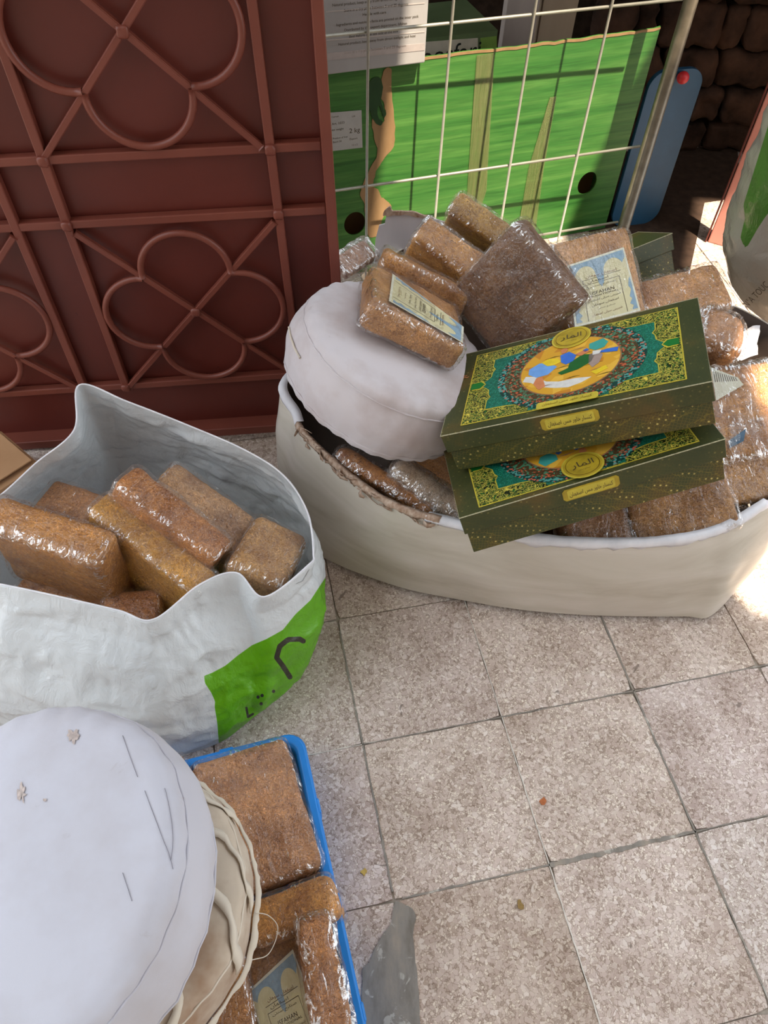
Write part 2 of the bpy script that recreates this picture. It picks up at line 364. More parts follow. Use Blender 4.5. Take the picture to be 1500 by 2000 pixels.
def box_vf(c, h, ax=np.eye(3)):
    ax = np.array(ax, float); V = []
    for sx in (-1, 1):
        for sy in (-1, 1):
            for sz in (-1, 1): V.append(np.array(c)+ax[0]*sx*h[0]+ax[1]*sy*h[1]+ax[2]*sz*h[2])
    Fc = [(0, 1, 3, 2), (4, 6, 7, 5), (0, 4, 5, 1), (2, 3, 7, 6), (0, 2, 6, 4), (1, 5, 7, 3)]
    return V, Fc
def bevel(o, w, seg=2):
    b = o.modifiers.new('b', 'BEVEL'); b.width = w; b.segments = seg; b.limit_method = 'ANGLE'; return o
def boxo(name, c, h, mat, parent=None, ax=np.eye(3), bw=.002):
    V, Fc = box_vf(c, h, ax); o = add(name, V, Fc, mat, parent); bevel(o, bw); return o
def shape(polys, thick, P, u, v, n, off):
    """flat plate: polys[0] outer, others holes, in (u,v) metres on the plane P + n*off, thickness along n"""
    P = np.array(P, float)+np.array(n)*off
    tri = tessellate_polygon([[Vector((p[0], p[1], 0)) for p in pl] for pl in polys])
    fl = [p for pl in polys for p in pl]; N = len(fl)
    V = [P+u*p[0]+v*p[1]+n*thick for p in fl]+[P+u*p[0]+v*p[1] for p in fl]
    Fc = []
    for a, b, c in tri:
        A, B, Cc = fl[a], fl[b], fl[c]
        if (B[0]-A[0])*(Cc[1]-A[1])-(B[1]-A[1])*(Cc[0]-A[0]) < 0: a, b, c = a, c, b
        Fc += [(a, b, c), (a+N, c+N, b+N)]
    k = 0
    for pl in polys:
        m = len(pl)
        for i in range(m): Fc.append((k+i, k+N+i, k+N+(i+1) % m, k+(i+1) % m))
        k += m
    return V, Fc
def tube(pts, r, seg=8, closed=False, sq=False):
    pts = [np.array(p, float) for p in pts]; n = len(pts); V = []; Fc = []; prev = None
    for i, p in enumerate(pts):
        if closed: d = pts[(i+1) % n]-pts[i-1]
        else: d = pts[min(i+1, n-1)]-pts[max(i-1, 0)]
        d = unit(d)
        if prev is None:
            a = np.array([0, 0, 1.]) if abs(d[2]) < .9 else np.array([0, 1., 0]); x = unit(np.cross(d, a))
        else: x = unit(prev-d*(prev@d))
        prev = x; y = np.cross(d, x); rr = r[i] if hasattr(r, '__len__') else r
        for k in range(seg):
            t = 2*math.pi*(k+.5)/seg; V.append(p+rr*(math.cos(t)*x+math.sin(t)*y))
    m = n if closed else n-1
    for i in range(m):
        j = (i+1) % n
        for k in range(seg): Fc.append((i*seg+k, j*seg+k, j*seg+(k+1) % seg, i*seg+(k+1) % seg))
    if not closed: Fc += [tuple(range(seg))[::-1], tuple((n-1)*seg+k for k in range(seg))]
    return V, Fc
def merge(*vf):
    V = []; Fc = []
    for v, f in vf:
        k = len(V); V += list(v); Fc += [tuple(i+k for i in g) for g in f]
    return V, Fc
def catmull(P, n, closed=False):
    P = np.array(P, float); m = len(P); out = []
    segs = m if closed else m-1
    for i in range(segs):
        if closed: a, b, c, d = P[(i-1) % m], P[i], P[(i+1) % m], P[(i+2) % m]
        else: a, b, c, d = P[max(i-1, 0)], P[i], P[i+1], P[min(i+2, m-1)]
        for k in range(n):
            t = k/n; out.append(.5*((2*b)+(-a+c)*t+(2*a-5*b+4*c-d)*t*t+(-a+3*b-3*c+d)*t**3))
    if not closed: out.append(P[-1])
    return np.array(out)
def rbox(h, r, n=14, flat=1.0):
    """rounded box lattice, half sizes h -> verts, faces, outward directions"""
    h = np.array(h, float); r = min(r, min(h)*.98)
    cnt = [max(4, int(round(n*x/max(h)))) for x in h]; idx = {}; V = []; Fc = []
    def vid(k):
        if k not in idx: idx[k] = len(V); V.append([(2*k[i]/cnt[i]-1)*h[i] for i in range(3)])
        return idx[k]
    for ax in range(3):
        u, v = (ax+1) % 3, (ax+2) % 3
        for side in (0, 1):
            for i in range(cnt[u]):
                for j in range(cnt[v]):
                    q = []
                    for (a, b) in ((0, 0), (1, 0), (1, 1), (0, 1)):
                        k = [0, 0, 0]; k[ax] = cnt[ax]*side; k[u] = i+a; k[v] = j+b; q.append(vid(tuple(k)))
                    Fc.append(q if side else q[::-1])
    V = np.array(V); I = np.clip(V, -(h-r), h-r); D = V-I; L = np.linalg.norm(D, axis=1, keepdims=True); D = D/np.maximum(L, 1e-9)
    return I+D*r, Fc, D
_T = {}
def textvf(s, size=1.0):
    """letters as flat triangles in the xy plane, centred; (verts, faces, width)"""
    if s not in _T:
        cu = bpy.data.curves.new('lettering', 'FONT'); cu.body = s; cu.size = 1; cu.align_x = 'CENTER'; cu.align_y = 'CENTER'; cu.resolution_u = 3
        o = bpy.data.objects.new('lettering', cu); COL.objects.link(o); dg = bpy.context.evaluated_depsgraph_get()
        me = bpy.data.meshes.new_from_object(o.evaluated_get(dg)); V = [tuple(v.co) for v in me.vertices]; Fc = [tuple(p.vertices) for p in me.polygons]
        bpy.data.objects.remove(o); bpy.data.curves.remove(cu); bpy.data.meshes.remove(me); _T[s] = (np.array(V) if V else np.zeros((0, 3)), Fc)
    V, Fc = _T[s]; return V*size, Fc

# ================================================================== STRUCTURE
fl = add('floor', *box_vf((.3, 1.0, -.026), (7, 7, .022)), M['grout'], None); tag(fl, kind='structure', label='pale terrazzo tiled pavement')
cY, sY = math.cos(YAW), math.sin(YAW)
tile_meshes = []
for k in range(5):
    n = 10; hh = TILE/2-.0007; out = []
    for e in range(4):
        for i in range(n):
            t = -1+2*i/n; a = hh*(1-abs(random.gauss(0, .006))); p = [(t, -1), (1, t), (-t, 1), (-1, -t)][e]
            rr = 1-(abs(random.gauss(0, .03)) if i == 0 else 0)*.5
            out.append((p[0]*a*rr, p[1]*a*rr))
    V, Fc = shape([out], .012, (0, 0, 0), np.array([1., 0, 0]), np.array([0, 1., 0]), np.array([0, 0, 1.]), -.012)
    me = mesh('floor_tile', V, Fc); me.materials.append(M['floor']); tile_meshes.append(me)
for i in range(-7, 12):
    for j in range(-11, 7):
        ii, jj = i+.5, j+.5; x = OX+ii*TILE*cY+jj*TILE*sY; y = OY+ii*TILE*sY-jj*TILE*cY
        if not (-1.35 < x < 2.0 and -.2 < y < 2.75): continue
        o = bpy.data.objects.new('floor_tile', tile_meshes[(i*3+j*5) % 5]); COL.objects.link(o); o.parent = fl
        o.location = (x, y, random.uniform(-.0012, 0)); o.rotation_euler = (random.gauss(0, .0015), random.gauss(0, .0015), YAW+random.choice([0, 1, 2, 3])*math.pi/2+random.gauss(0, .002))
# cement repair in the floor joint
pp = [(771, 1764), (800, 1772), (812, 1790), (808, 1830), (814, 1880), (818, 1935), (820, 2010), (815, 2060), (704, 2060), (708, 1990), (706, 1930), (712, 1895), (728, 1868), (745, 1832), (762, 1800)]
pp = [atz(x, y, .001)[:2] for x, y in pp]; pc = catmull([(p[0], p[1], 0) for p in pp], 4, True)
pc = pc+np.stack([fbm(pc*60, 3), fbm(pc*60, 9), pc[:, 0]*0], 1)*.004
o = add('cement_patch', *shape([[(p[0], p[1]) for p in pc]], .0025, (0, 0, 0), np.array([1., 0, 0]), np.array([0, 1., 0]), np.array([0, 0, 1.]), -.0006), M['patch'], fl); tag(o, label='grey cement patch over a broken tile corner')
M['white_grout'] = plain('white_grout', srgb(214, 206, 196), .9, .2, .1, 90, .3)
def gpt(i, j): return np.array([OX+i*TILE*cY+j*TILE*sY, OY+i*TILE*sY-j*TILE*cY, 0.])
for a, b, w, mt in (((1, 1), (1.75, 1), .005, 'patch'), ((1.75, 1), (2, 1), .0035, 'patch'), ((.05, 1), (1, 1), .0022, 'patch'), ((0, -.9), (0, 0), .0024, 'patch'), ((0, 0), (0, .95), .0020, 'patch'), ((0, 0), (1, 0), .0014, 'patch'), ((1, 0), (2, 0), .0016, 'patch'),
                    ((2, -1), (2, 0), .0022, 'patch'), ((2, 0), (2, 1), .0022, 'patch'), ((2, 1), (2, 2.6), .0018, 'patch'), ((1, 0), (1, 1), .0014, 'white_grout'), ((1, 1), (1, 2.5), .0016, 'white_grout'), ((1, -1), (1, 0), .0012, 'white_grout'), ((2, 1), (3.4, 1), .0014, 'patch'), ((2, 2), (3.4, 2), .0024, 'patch'), ((2, 0), (3.2, 0), .0014, 'patch'), ((-1, 0), (0, 0), .0012, 'white_grout')):
    A, B = gpt(*a), gpt(*b); d = unit(B-A); nrm = np.array([-d[1], d[0], 0]); L = np.linalg.norm(B-A); N = int(40*L/TILE)
    t = np.linspace(0, L, N); Q = A+np.outer(t, d); w1 = w*(.35+np.abs(fbm(Q*55, 5))*1.4); w2 = w*(.35+np.abs(fbm(Q*55, 15))*1.4)
    pl = [(q+nrm*ww)[:2] for q, ww in zip(Q, w1)]+[(q-nrm*ww)[:2] for q, ww in zip(Q[::-1], w2[::-1])]
    add('joint_filler', *shape([pl], .0015, (0, 0, 0), np.array([1., 0, 0]), np.array([0, 1., 0]), np.array([0, 0, 1.]), -.0009), M[mt], fl)
def litter(name, px, py, r, c, lab):
    p = atz(px, py, .001); N = 9; pl = [(p[0]+r*math.cos(2*math.pi*k/N)*random.uniform(.4, 1.1), p[1]+r*math.sin(2*math.pi*k/N)*random.uniform(.4, 1.1)) for k in range(N)]
    o = add(name, *shape([pl], .0015, (0, 0, 0), np.array([1., 0, 0]), np.array([0, 1., 0]), np.array([0, 0, 1.]), .0002), plain(name+'_skin', srgb(*c), .7, .3, .2, 300)); tag(o, lab, 'crumb')
litter('orange_crumb', 1061, 1564, .007, (176, 104, 62), 'small orange crumb lying near the middle of the terrazzo floor')
litter('yellow_crumb', 711, 1703, .006, (190, 160, 84), 'small yellow crumb on the floor near the blue tray')
litter('brown_crumb', 1016, 1768, .008, (146, 118, 70), 'brown crumb lying on the floor below the joint crossing')

# back wall of rough stones and the shop recess
WY = 2.62
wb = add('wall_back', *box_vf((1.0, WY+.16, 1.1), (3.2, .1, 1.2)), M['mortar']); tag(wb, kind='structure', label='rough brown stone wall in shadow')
z = 0.0; row = 0
while z < 1.0:
    rh = random.uniform(.09, .14); x = .55+random.uniform(0, .1)
    while x < 2.1:
        w = random.uniform(.07, .22); V, Fc, D = rbox((w/2-.003, .06, rh/2-.002), .022, 9)
        V = V+D*fbm(V*22+x*7+z*3, 4)[:, None]*.024
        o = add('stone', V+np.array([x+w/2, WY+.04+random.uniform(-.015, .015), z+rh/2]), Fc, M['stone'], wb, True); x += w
    z += rh; row += 1
o = boxo('recess_shade_slab', (1.0, 2.30, 1.28), (2.6, .42, .05), M['mortar']); tag(o, kind='structure', label='unseen slab added over the recess to deepen its shade')  # added out of view to hold sky light off the recess
o = boxo('recess_shade_wall', (1.62, 2.30, .62), (.08, .40, .61), M['mortar']); tag(o, kind='structure', label='unseen side wall added to keep the recess dark')  # added out of view, cuts side light into the recess
o = boxo('added_wall_front', (0.3, -2.4, 1.3), (5, .1, 1.3), M['added_wall']); tag(o, kind='structure', label='unseen wall added behind the camera to darken reflections')  # added out of view so glossy film reflects something darker than sky
o = boxo('trim_1', (1.33, 2.50, .9), (.028, .03, .95), M['gate_bar']); tag(o, kind='structure', label='dark red door jamb against the stone wall')

# unseen sheet added above the frame; its holes shape the sun patches
PZ = 2.3
hA = [(-.185, 2.09), (-.085, 1.88), (-.06, 1.78), (.44, 1.78), (.50, 2.03), (.475, 2.16), (.44, 2.30), (.44, 2.43), (-.235, 2.18)]
hB1 = [(.935, 2.30), (.81, 1.90), (.78, 1.74), (1.0, 1.62), (2.2, 1.7), (2.2, 2.288)]
hB2 = [(.56, 1.44), (.50, 1.25), (.60, 1.02), (.66, .92), (.74, .80), (2.2, .9), (2.2, 1.34)]
k = PZ/.86
def up(p): return (p[0]+.30*k, p[1]-.42*k)
V, Fc = shape([[(-1.0, -1.7), (3.4, -1.7), (3.4, 1.55), (-1.0, 1.55)], [up(p) for p in hA], [up(p) for p in hB1], [up(p) for p in hB2]], .01, (0, 0, PZ), np.array([1., 0, 0]), np.array([0, 1., 0]), np.array([0, 0, 1.]), 0)
o = add('sun_blocker_sheet', V, Fc, M['sun_blocker']); tag(o, 'unseen added sheet with holes cut to shape the sun patches', 'sun_blocker')

# ================================================================== GATE
gO = atz(47, 865, 0); gB = atz(560, 842, 0); gD = unit(gB-gO); gN = np.array([gD[1], -gD[0], 0])
gate = empty('metal_gate', (gO+gD*.4), 'red brown painted iron gate with looped quatrefoil bars', 'gate')
TH = .035; c0 = (.437, .354)
def gp(s, z, off=.02):
    ds, dz = s-c0[0], z-c0[1]
    return gO+gD*(c0[0]+ds*math.cos(TH)-dz*math.sin(TH))+np.array([0, 0, 1.])*(c0[1]+ds*math.sin(TH)+dz*math.cos(TH))+gN*off
def gbox(name, s0, s1, z0, z1, o0, o1, mat, bw=.002):
    V = [gp(s, z, o) for s in (s0, s1) for o in (o0, o1) for z in (z0, z1)]
    Fc = [(0, 1, 3, 2), (4, 6, 7, 5), (0, 4, 5, 1), (2, 3, 7, 6), (0, 2, 6, 4), (1, 5, 7, 3)]
    o = add(name, V, Fc, mat, gate); bevel(o, bw); return o
S0, S1, ZT = -.55, .716, 1.75
gbox('panel', S0, S1-.01, .03, ZT, -.012, -.006, M['gate_panel'])
gbox('frame_rail', S0, S1, .022, .044, -.012, .028, M['gate_bar'])
gbox('frame_rail', S0, S1, ZT-.02, ZT, -.012, .028, M['gate_bar'])
gbox('frame_stile', S1-.018, S1, .022, ZT, -.014, .03, M['gate_bar'])
gbox('frame_stile', S0, S0+.018, .022, ZT, -.014, .03, M['gate_bar'])
bw = .0075
for z in (.172, .545, .659, 1.022, 1.14): gbox('rail', S0, S1-.018, z-bw, z+bw, -.004, .012, M['gate_bar'])
for s in (.256, .616, .170, -.190, -.28): gbox('upright', s-bw, s+bw, .17, ZT-.02, -.003, .0135, M['gate_bar'])
def diag(a, b):
    o = add('diagonal_bar', *tube([gp(*a, .010), gp(*b, .010)], .0075, 4), M['gate_bar'], gate); bevel(o, .0015)
def loops(cs, cz, node=.081, ext=.167):
    c = .087; r = ext-c
    for k in range(4):
        a = k*math.pi/2; pts = []
        t0 = math.atan2(node-c, node); 
        for i in range(25):
            t = t0+(math.pi-2*t0)*i/24; x, y = r*math.cos(t), c+r*math.sin(t)
            pts.append(gp(cs+x*math.cos(a)-y*math.sin(a), cz+x*math.sin(a)+y*math.cos(a), .012))
        add('loop_bar', *tube(pts, .0062, 8), M['gate_bar'], gate, True)
for cs, cz in ((.436, .352), (-.01, .352), (.43, .840), (-.01, .840)):
    loops(cs, cz)
    for sx in (-1, 1):
        for sz in (-1, 1):
            h = .172 if True else 0
            diag((cs, cz), (cs+sx*.172, cz+sz*.178))
for s, z in ((.256, .545), (.616, .545), (.256, .659), (.616, .659), (.436, .352), (.43, .84), (.256, .172)):
    V, Fc, D = rbox((.009, .009, .006), .005, 5); gp0 = gp(s, z, .014)
    V = V+D*fbm(V*300+s*50, 2)[:, None]*.002
    o = add('weld_bead', gp0+V@np.array([gD, [0, 0, 1], gN]), Fc, M['gate_bar'], gate, True)

# red post at the right, its sunlight put into the pale paint
q0 = atz(1396, 476, .0)
leaf = empty('red_post', (q0[0], q0[1], 0), 'red steel post painted pale as if sunlit, standing beside the white plastic bag', 'post')
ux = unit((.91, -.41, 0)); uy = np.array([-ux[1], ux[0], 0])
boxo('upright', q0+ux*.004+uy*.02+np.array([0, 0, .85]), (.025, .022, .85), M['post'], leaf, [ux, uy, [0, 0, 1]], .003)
boxo('shade_strip', q0-ux*.0265+uy*.02+np.array([0, 0, .85]), (.0025, .026, .85), M['gate_panel'], leaf, [ux, uy, [0, 0, 1]], .001)  # dark strip painting the post's shaded left side

# ================================================================== GREEN CARTON, MESH PANEL, THINGS BEHIND
th = math.radians(21); bu = np.array([math.cos(th), math.sin(th), 0]); bn = np.array([bu[1], -bu[0], 0]); Z = np.array([0, 0, 1.])
bP = atz(1180, 465, 0)-bn*.045
def bxy(px, py, off=0.0):
    X = atp(px, py, bP, bn, off); return ((X-bP)@bu, X[2])
gb = empty('green_carton', bP-bu*.4, 'tall green printed carton with torn kraft strip, standing behind the wire mesh', 'box')
tl = bxy(834, 111)[1]
sL, sR = -.98, bxy(1292, 46)[0]
top = [(sR, tl+.004)]; N = 60
for i in range(1, N): top.append((sR+(sL-sR)*i/N, tl+.003*fbm(np.array([[i*.7, 0, 0]]), 3)[0]))
top.append((sL, tl))
def circ(c, r, n=28, ry=None): return [(c[0]+r*math.cos(2*math.pi*k/n), c[1]+(ry or r)*math.sin(2*math.pi*k/n)) for k in range(n)]
h1, h2 = bxy(1147, 358), bxy(693, 437)
add('front_panel', *shape([[(sL, 0.002), (sR, 0.002)]+top, circ(h1, .029, ry=.033), circ(h2, .029, ry=.033)], .004, bP, bu, Z, bn, -.004), M['green'], gb)
for nm, s in (('side_panel', sL+.002), ('side_panel', sR-.002)):
    add(nm, *box_vf(bP+bu*s-bn*.06+Z*(tl/2-.03), (.002, .055, tl/2-.032), [bu, bn, Z]), M['green'], gb)
add('back_panel', *box_vf(bP+bu*(sL+sR)/2-bn*.117+Z*(tl/2-.03), ((sR-sL)/2, .002, tl/2-.032), [bu, bn, Z]), M['kraft'], gb)
add('bottom_panel', *box_vf(bP+bu*(sL+sR)/2-bn*.06+Z*.004, ((sR-sL)/2-.004, .05, .002), [bu, bn, Z]), M['kraft'], gb)
o = add('cut_edge', *shape([[(sR, tl+.002)]+top[1:]+[(p[0], p[1]-.006) for p in top[::-1]]], .0012, bP, bu, Z, bn, .0001), M['kraft_torn'], gb); tag(o, label='raw kraft edge along the top')
def bshape(name, px, mat, off, thk=.0006, par=gb, rag=0.0, seed=1):
    pl = [bxy(x, y, off) for x, y in px]
    if rag:
        q = catmull([(p[0], p[1], 0) for p in pl], 5, True); q = q+np.stack([fbm(q*90, seed), fbm(q*90, seed+5), q[:, 0]*0], 1)*rag; pl = [(p[0], p[1]) for p in q]
    return add(name, *shape([pl], thk, bP, bu, Z, bn, off), mat, par)
bshape('torn_strip', [(748, 140), (764, 135), (765, 175), (768, 215), (772, 270), (766, 290), (748, 312), (733, 340), (728, 362), (742, 372), (745, 385), (764, 402), (748, 425), (741, 456), (718, 458), (712, 400), (704, 375), (722, 330), (736, 302), (730, 268), (728, 236), (737, 232), (748, 240), (752, 210), (742, 180)], M['kraft_torn'], .0008, rag=.004)
bshape('dark_smear', [(722, 160), (740, 150), (748, 170), (744, 200), (754, 222), (749, 226), (740, 205), (738, 228), (746, 238), (741, 246), (732, 236), (725, 225), (720, 200)], plain('dark_green_ink', srgb(30, 60, 30), .5, .3), .0018, rag=.003)
bshape('tape', [(931, 108), (966, 103), (950, 372), (941, 400), (925, 400), (912, 378)], M['tape'], .0015)
bshape('tape', [(1074, 190), (1087, 188), (1062, 330), (1045, 455), (1010, 458), (1032, 330)], M['tape'], .0015)
lb = bshape('shipping_label', [(642, 220), (706, 215), (708, 288), (648, 295)], plain('label_white', srgb(160, 158, 154), .6, .3, .05), .0015); tag(lb, label='white address label printed 2 kg'); sub(lb, gb)
def ontext(name, s, size, pos, mat, par, P, u, v, n, off, rot=0.0, sx=1.0):
    V, Fc = textvf(s, size)
    if len(V) == 0: return None
    c, q = math.cos(rot), math.sin(rot); x = V[:, 0]*sx; y = V[:, 1]
    X = pos[0]+x*c-y*q; Y = pos[1]+x*q+y*c
    W3 = np.array(P)+np.outer(X, u)+np.outer(Y, v)+np.array(n)*off
    return add(name, W3, Fc, mat, par)
for s, sz, px in (('2 kg', .016, (692, 254)), ('Art. 1033', .008, (660, 240)), ('Net weight', .007, (658, 252)), ('Product of Iran', .006, (664, 268)), ('Batch 24', .006, (658, 276)), ('Export', .007, (690, 270)), ('Lot', .006, (690, 226)), ('Carton', .006, (654, 227)), ('12 x 2', .006, (692, 282))):
    ontext('lettering', s, sz, bxy(*px), M['ink'], lb, bP, bu, Z, bn, .0024)

# white printed carton on top of the green one
wc = empty('white_carton', bP-bu*.62+Z*(tl), 'white printed carton resting on top of the green one behind the mesh', 'box')
wOff = .035; w0 = bxy(634, 146, wOff); w1 = bxy(830, 122, wOff)
wz = tl+.003; wl, wr = w0[0]-.12, w1[0]
add('carton_body', *box_vf(bP+bu*(wl+wr)/2+bn*(wOff-.10)+Z*(wz+.16), ((wr-wl)/2, .10, .16), [bu, bn, Z]), M['carton'], wc)
bevel(wc.children[0] if wc.children else bpy.data.objects['carton_body'], .003)
def wtext(s, size, px, py, sx=1.0):
    return ontext('lettering', s, size, bxy(px, py, wOff), M['ink'], wc, bP, bu, Z, bn, wOff+.0008, 0, sx)
txt = ['Natural product, keep away from direct sunlight and heat', 'Store in a dry place between 5 and 25 degrees', 'Handle with care', 'Ingredients and nutrition facts are printed on the inner pack', 'Distributed by the export department, Isfahan', 'Best before date see side of the box']
for i, yy in enumerate((-2, 10, 22, 36, 48, 62, 74, 92)):
    wtext(txt[i % 6], .0075, 728+(i*7 % 11), yy-(728-640)*.0+4)
band = [bxy(x, y, wOff) for x, y in ((636, 104), (829, 84), (829, 98), (637, 118))]
add('grey_band', *shape([band], .0006, bP, bu, Z, bn, wOff+.0002), plain('grey_ink', srgb(160, 150, 146), .6, .3), wc)
for yy in (66, 122):
    b2 = [bxy(x, y, wOff) for x, y in ((636, yy-44), (829, yy-61), (829, yy-59), (636, yy-42))]
    add('rule_line', *shape([b2], .0006, bP, bu, Z, bn, wOff+.0002), plain('grey_line', srgb(170, 160, 154), .6, .3), wc)

# wire mesh panel
tm = math.radians(19.7); mu = np.array([math.cos(tm), math.sin(tm), 0]); mn = np.array([mu[1], -mu[0], 0]); mP = atz(1203, 490, 0)
def mxy(px, py):
    X = atp(px, py, mP, mn); return ((X-mP)@mu, X[2])
ms = empty('wire_mesh_panel', mP-mu*.4, 'galvanised wire mesh panel with a round steel pole in front of the green carton', 'rack')
def mp(s, z, o=0): return mP+mu*s+Z*z+mn*o
sp = (mxy(1340, 2)[0]+mxy(1215, 430)[0])/2
vs = []
for a, b in (((711, 5), (720, 475)), ((877, 5), (855, 420)), ((1040, 5), (982, 430)), ((1187, 5), (1095, 465))):
    s1, s2 = mxy(*a)[0], mxy(*b)[0]; vs.append((s1+s2)/2)
step = vs[3]-vs[2]
for s in vs+[vs[0]-step, vs[0]-2*step]: add('wire', *tube([mp(s, .02, .004), mp(s, 1.2, .004)], .0032, 8), M['wire'], ms, True)
zh = [(mxy(714, 63)[1]+mxy(1032, 30)[1])/2, (mxy(651, 375)[1]+mxy(1123, 304)[1])/2]
zs = [zh[1]-(zh[0]-zh[1])*.65, zh[1], zh[0], zh[0]+.30, zh[0]+.54]
zs[0] = (mxy(1056, 459)[1]+mxy(1206, 435)[1])/2
for z in zs: add('wire', *tube([mp(vs[0]-2.5*step, z, -.002), mp(sp-.01, z, -.002)], .0034, 8), M['wire'], ms, True)
add('pole', *tube([mp(sp+.012, .0, 0), mp(sp+.012, 1.2, 0)], .0165, 20), M['pole'], ms, True)
add('pole', *tube([mp(vs[0]-2.6*step, .0, 0), mp(vs[0]-2.6*step, 1.2, 0)], .0165, 20), M['pole'], ms, True)

# box with the lettered label and upright panels behind the green carton
cP = bP-bn*.125
def cxy(px, py):
    X = atp(px, py, cP, bn); return ((X-cP)@bu, X[2])
ob = empty('olive_box', cP-bu*.5+Z*.01, 'olive green box with a white lettered label, standing inside behind the green carton', 'box')
a0, a1 = cxy(800, 76), cxy(972, 62); zt = (a0[1]+a1[1])/2
add('box_body', *box_vf(cP+bu*(a0[0]+a1[0])/2-bn*.10+Z*(zt/2+.004), ((a1[0]-a0[0])/2, .10, zt/2-.004), [bu, bn, Z]), M['olive'], ob); 
lp = [cxy(800, 84), cxy(933, 74), cxy(933, 130), cxy(800, 140)]
add('white_label', *shape([lp], .0008, cP, bu, Z, bn, .0003), plain('dull_white', srgb(196, 186, 170), .6, .3), ob)
add('green_label', *shape([[cxy(938, 74), cxy(970, 70), cxy(970, 130), cxy(938, 134)]], .0008, cP, bu, Z, bn, .0003), plain('leaf_green', srgb(120, 150, 70), .6, .3), ob)
tp = cxy(884, 101)
ontext('lettering', 'oosfari', .058, (tp[0]-.003, tp[1]-.004), M['blackp'], ob, cP, bu, Z, bn, .0014)
for nm, px0, px1, mt, lab, dd in (('grey_board', 980, 1043, 'grey_panel', 'pale grey upright board behind the green carton', .37), ('tan_board', 1048, 1117, 'grey_panel2', 'tan grey upright board next to the pale grey one', .38)):
    P2 = bP-bn*dd; A = atp(px0, 60, P2, bn); B = atp(px1, 50, P2, bn); wv = (B-A)@bu
    o = boxo(nm, A+bu*wv/2+Z*(.50-A[2]), (wv/2, .012, .49), M[mt], None, [bu, bn, Z]); tag(o, lab, 'board')

# blue board and red knob
tb = math.radians(15); bu2 = np.array([math.cos(tb), math.sin(tb), 0]); bn2 = np.array([bu2[1], -bu2[0], 0]); bP2 = atz(1260, 438, 0)
def b2(px, py):
    X = atp(px, py, bP2, bn2); return ((X-bP2)@bu2, X[2])
A = b2(1290, 438); T = b2(1352, 205); TT = b2(1300, 138); L0 = A[0]-.17; R0 = (A[0]+T[0])/2-.005; zt = TT[1]
def rrect(x0, x1, y0, y1, r, n=8):
    out = []
    for cx, cy, a in ((x1-r, y0+r, -90), (x1-r, y1-r, 0), (x0+r, y1-r, 90), (x0+r, y0+r, 180)):
        for k in range(n+1):
            t = math.radians(a+90*k/n); out.append((cx+r*math.cos(t), cy+r*math.sin(t)))
    return out
o = add('blue_board', *shape([rrect(L0, R0, .002, zt, .045)], .014, bP2, bu2, Z, bn2, -.014), M['blue_board']); bevel(o, .003); tag(o, 'dark blue board with rounded corners standing behind the steel pole', 'board')
kx = b2(1320, 147)
V, Fc, D = rbox((.015, .015, .015), .0148, 10)
o = add('red_ball', V@np.array([bu2, Z, bn2])+bP2+bu2*(kx[0]+.012)+Z*kx[1]+bn2*.016, Fc, M['red'], None, True); tag(o, 'small round red plastic ball at the top corner of the blue board', 'ball')

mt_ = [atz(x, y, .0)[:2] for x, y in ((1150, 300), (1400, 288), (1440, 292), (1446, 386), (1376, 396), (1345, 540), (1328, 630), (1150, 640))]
o = add('floor_shade', *shape([[tuple(p) for p in mt_]], .002, (0, 0, .0003), np.array([1., 0, 0]), np.array([0, 1., 0]), Z, 0), M['mat']); tag(o, 'dark brown sheet painting the shade on the floor between the blue board and the red post', 'mat')  # thin dark sheet added where the floor lies in shade

# ================================================================== CARTON SCRAP at the left edge
kc = atz(77, 904, .10); k1 = unit(atz(0, 838, .10)-kc); k2 = np.array([k1[1], -k1[0], 0])*1.0
k2 = unit(np.array([-abs(k2[0]), -abs(k2[1]), 0])) if False else unit(np.cross(Z, k1))
if k2[1] > 0: k2 = -k2
kb = empty('cardboard_box', kc+k1*.08+k2*.1-Z*.1, 'plain brown cardboard box at the left edge in front of the red gate', 'box')
boxo('box_body', kc+k1*.07+k2*.12-Z*.052, (.07, .12, .048), M['kraft'], kb, [k1, k2, Z], .002)
f0 = atz(62, 899, .106)
boxo('top_flap', f0+k1*.065+k2*.05+Z*.0, (.065, .05, .0018), M['kraft'], kb, [k1, k2, Z], .0008)

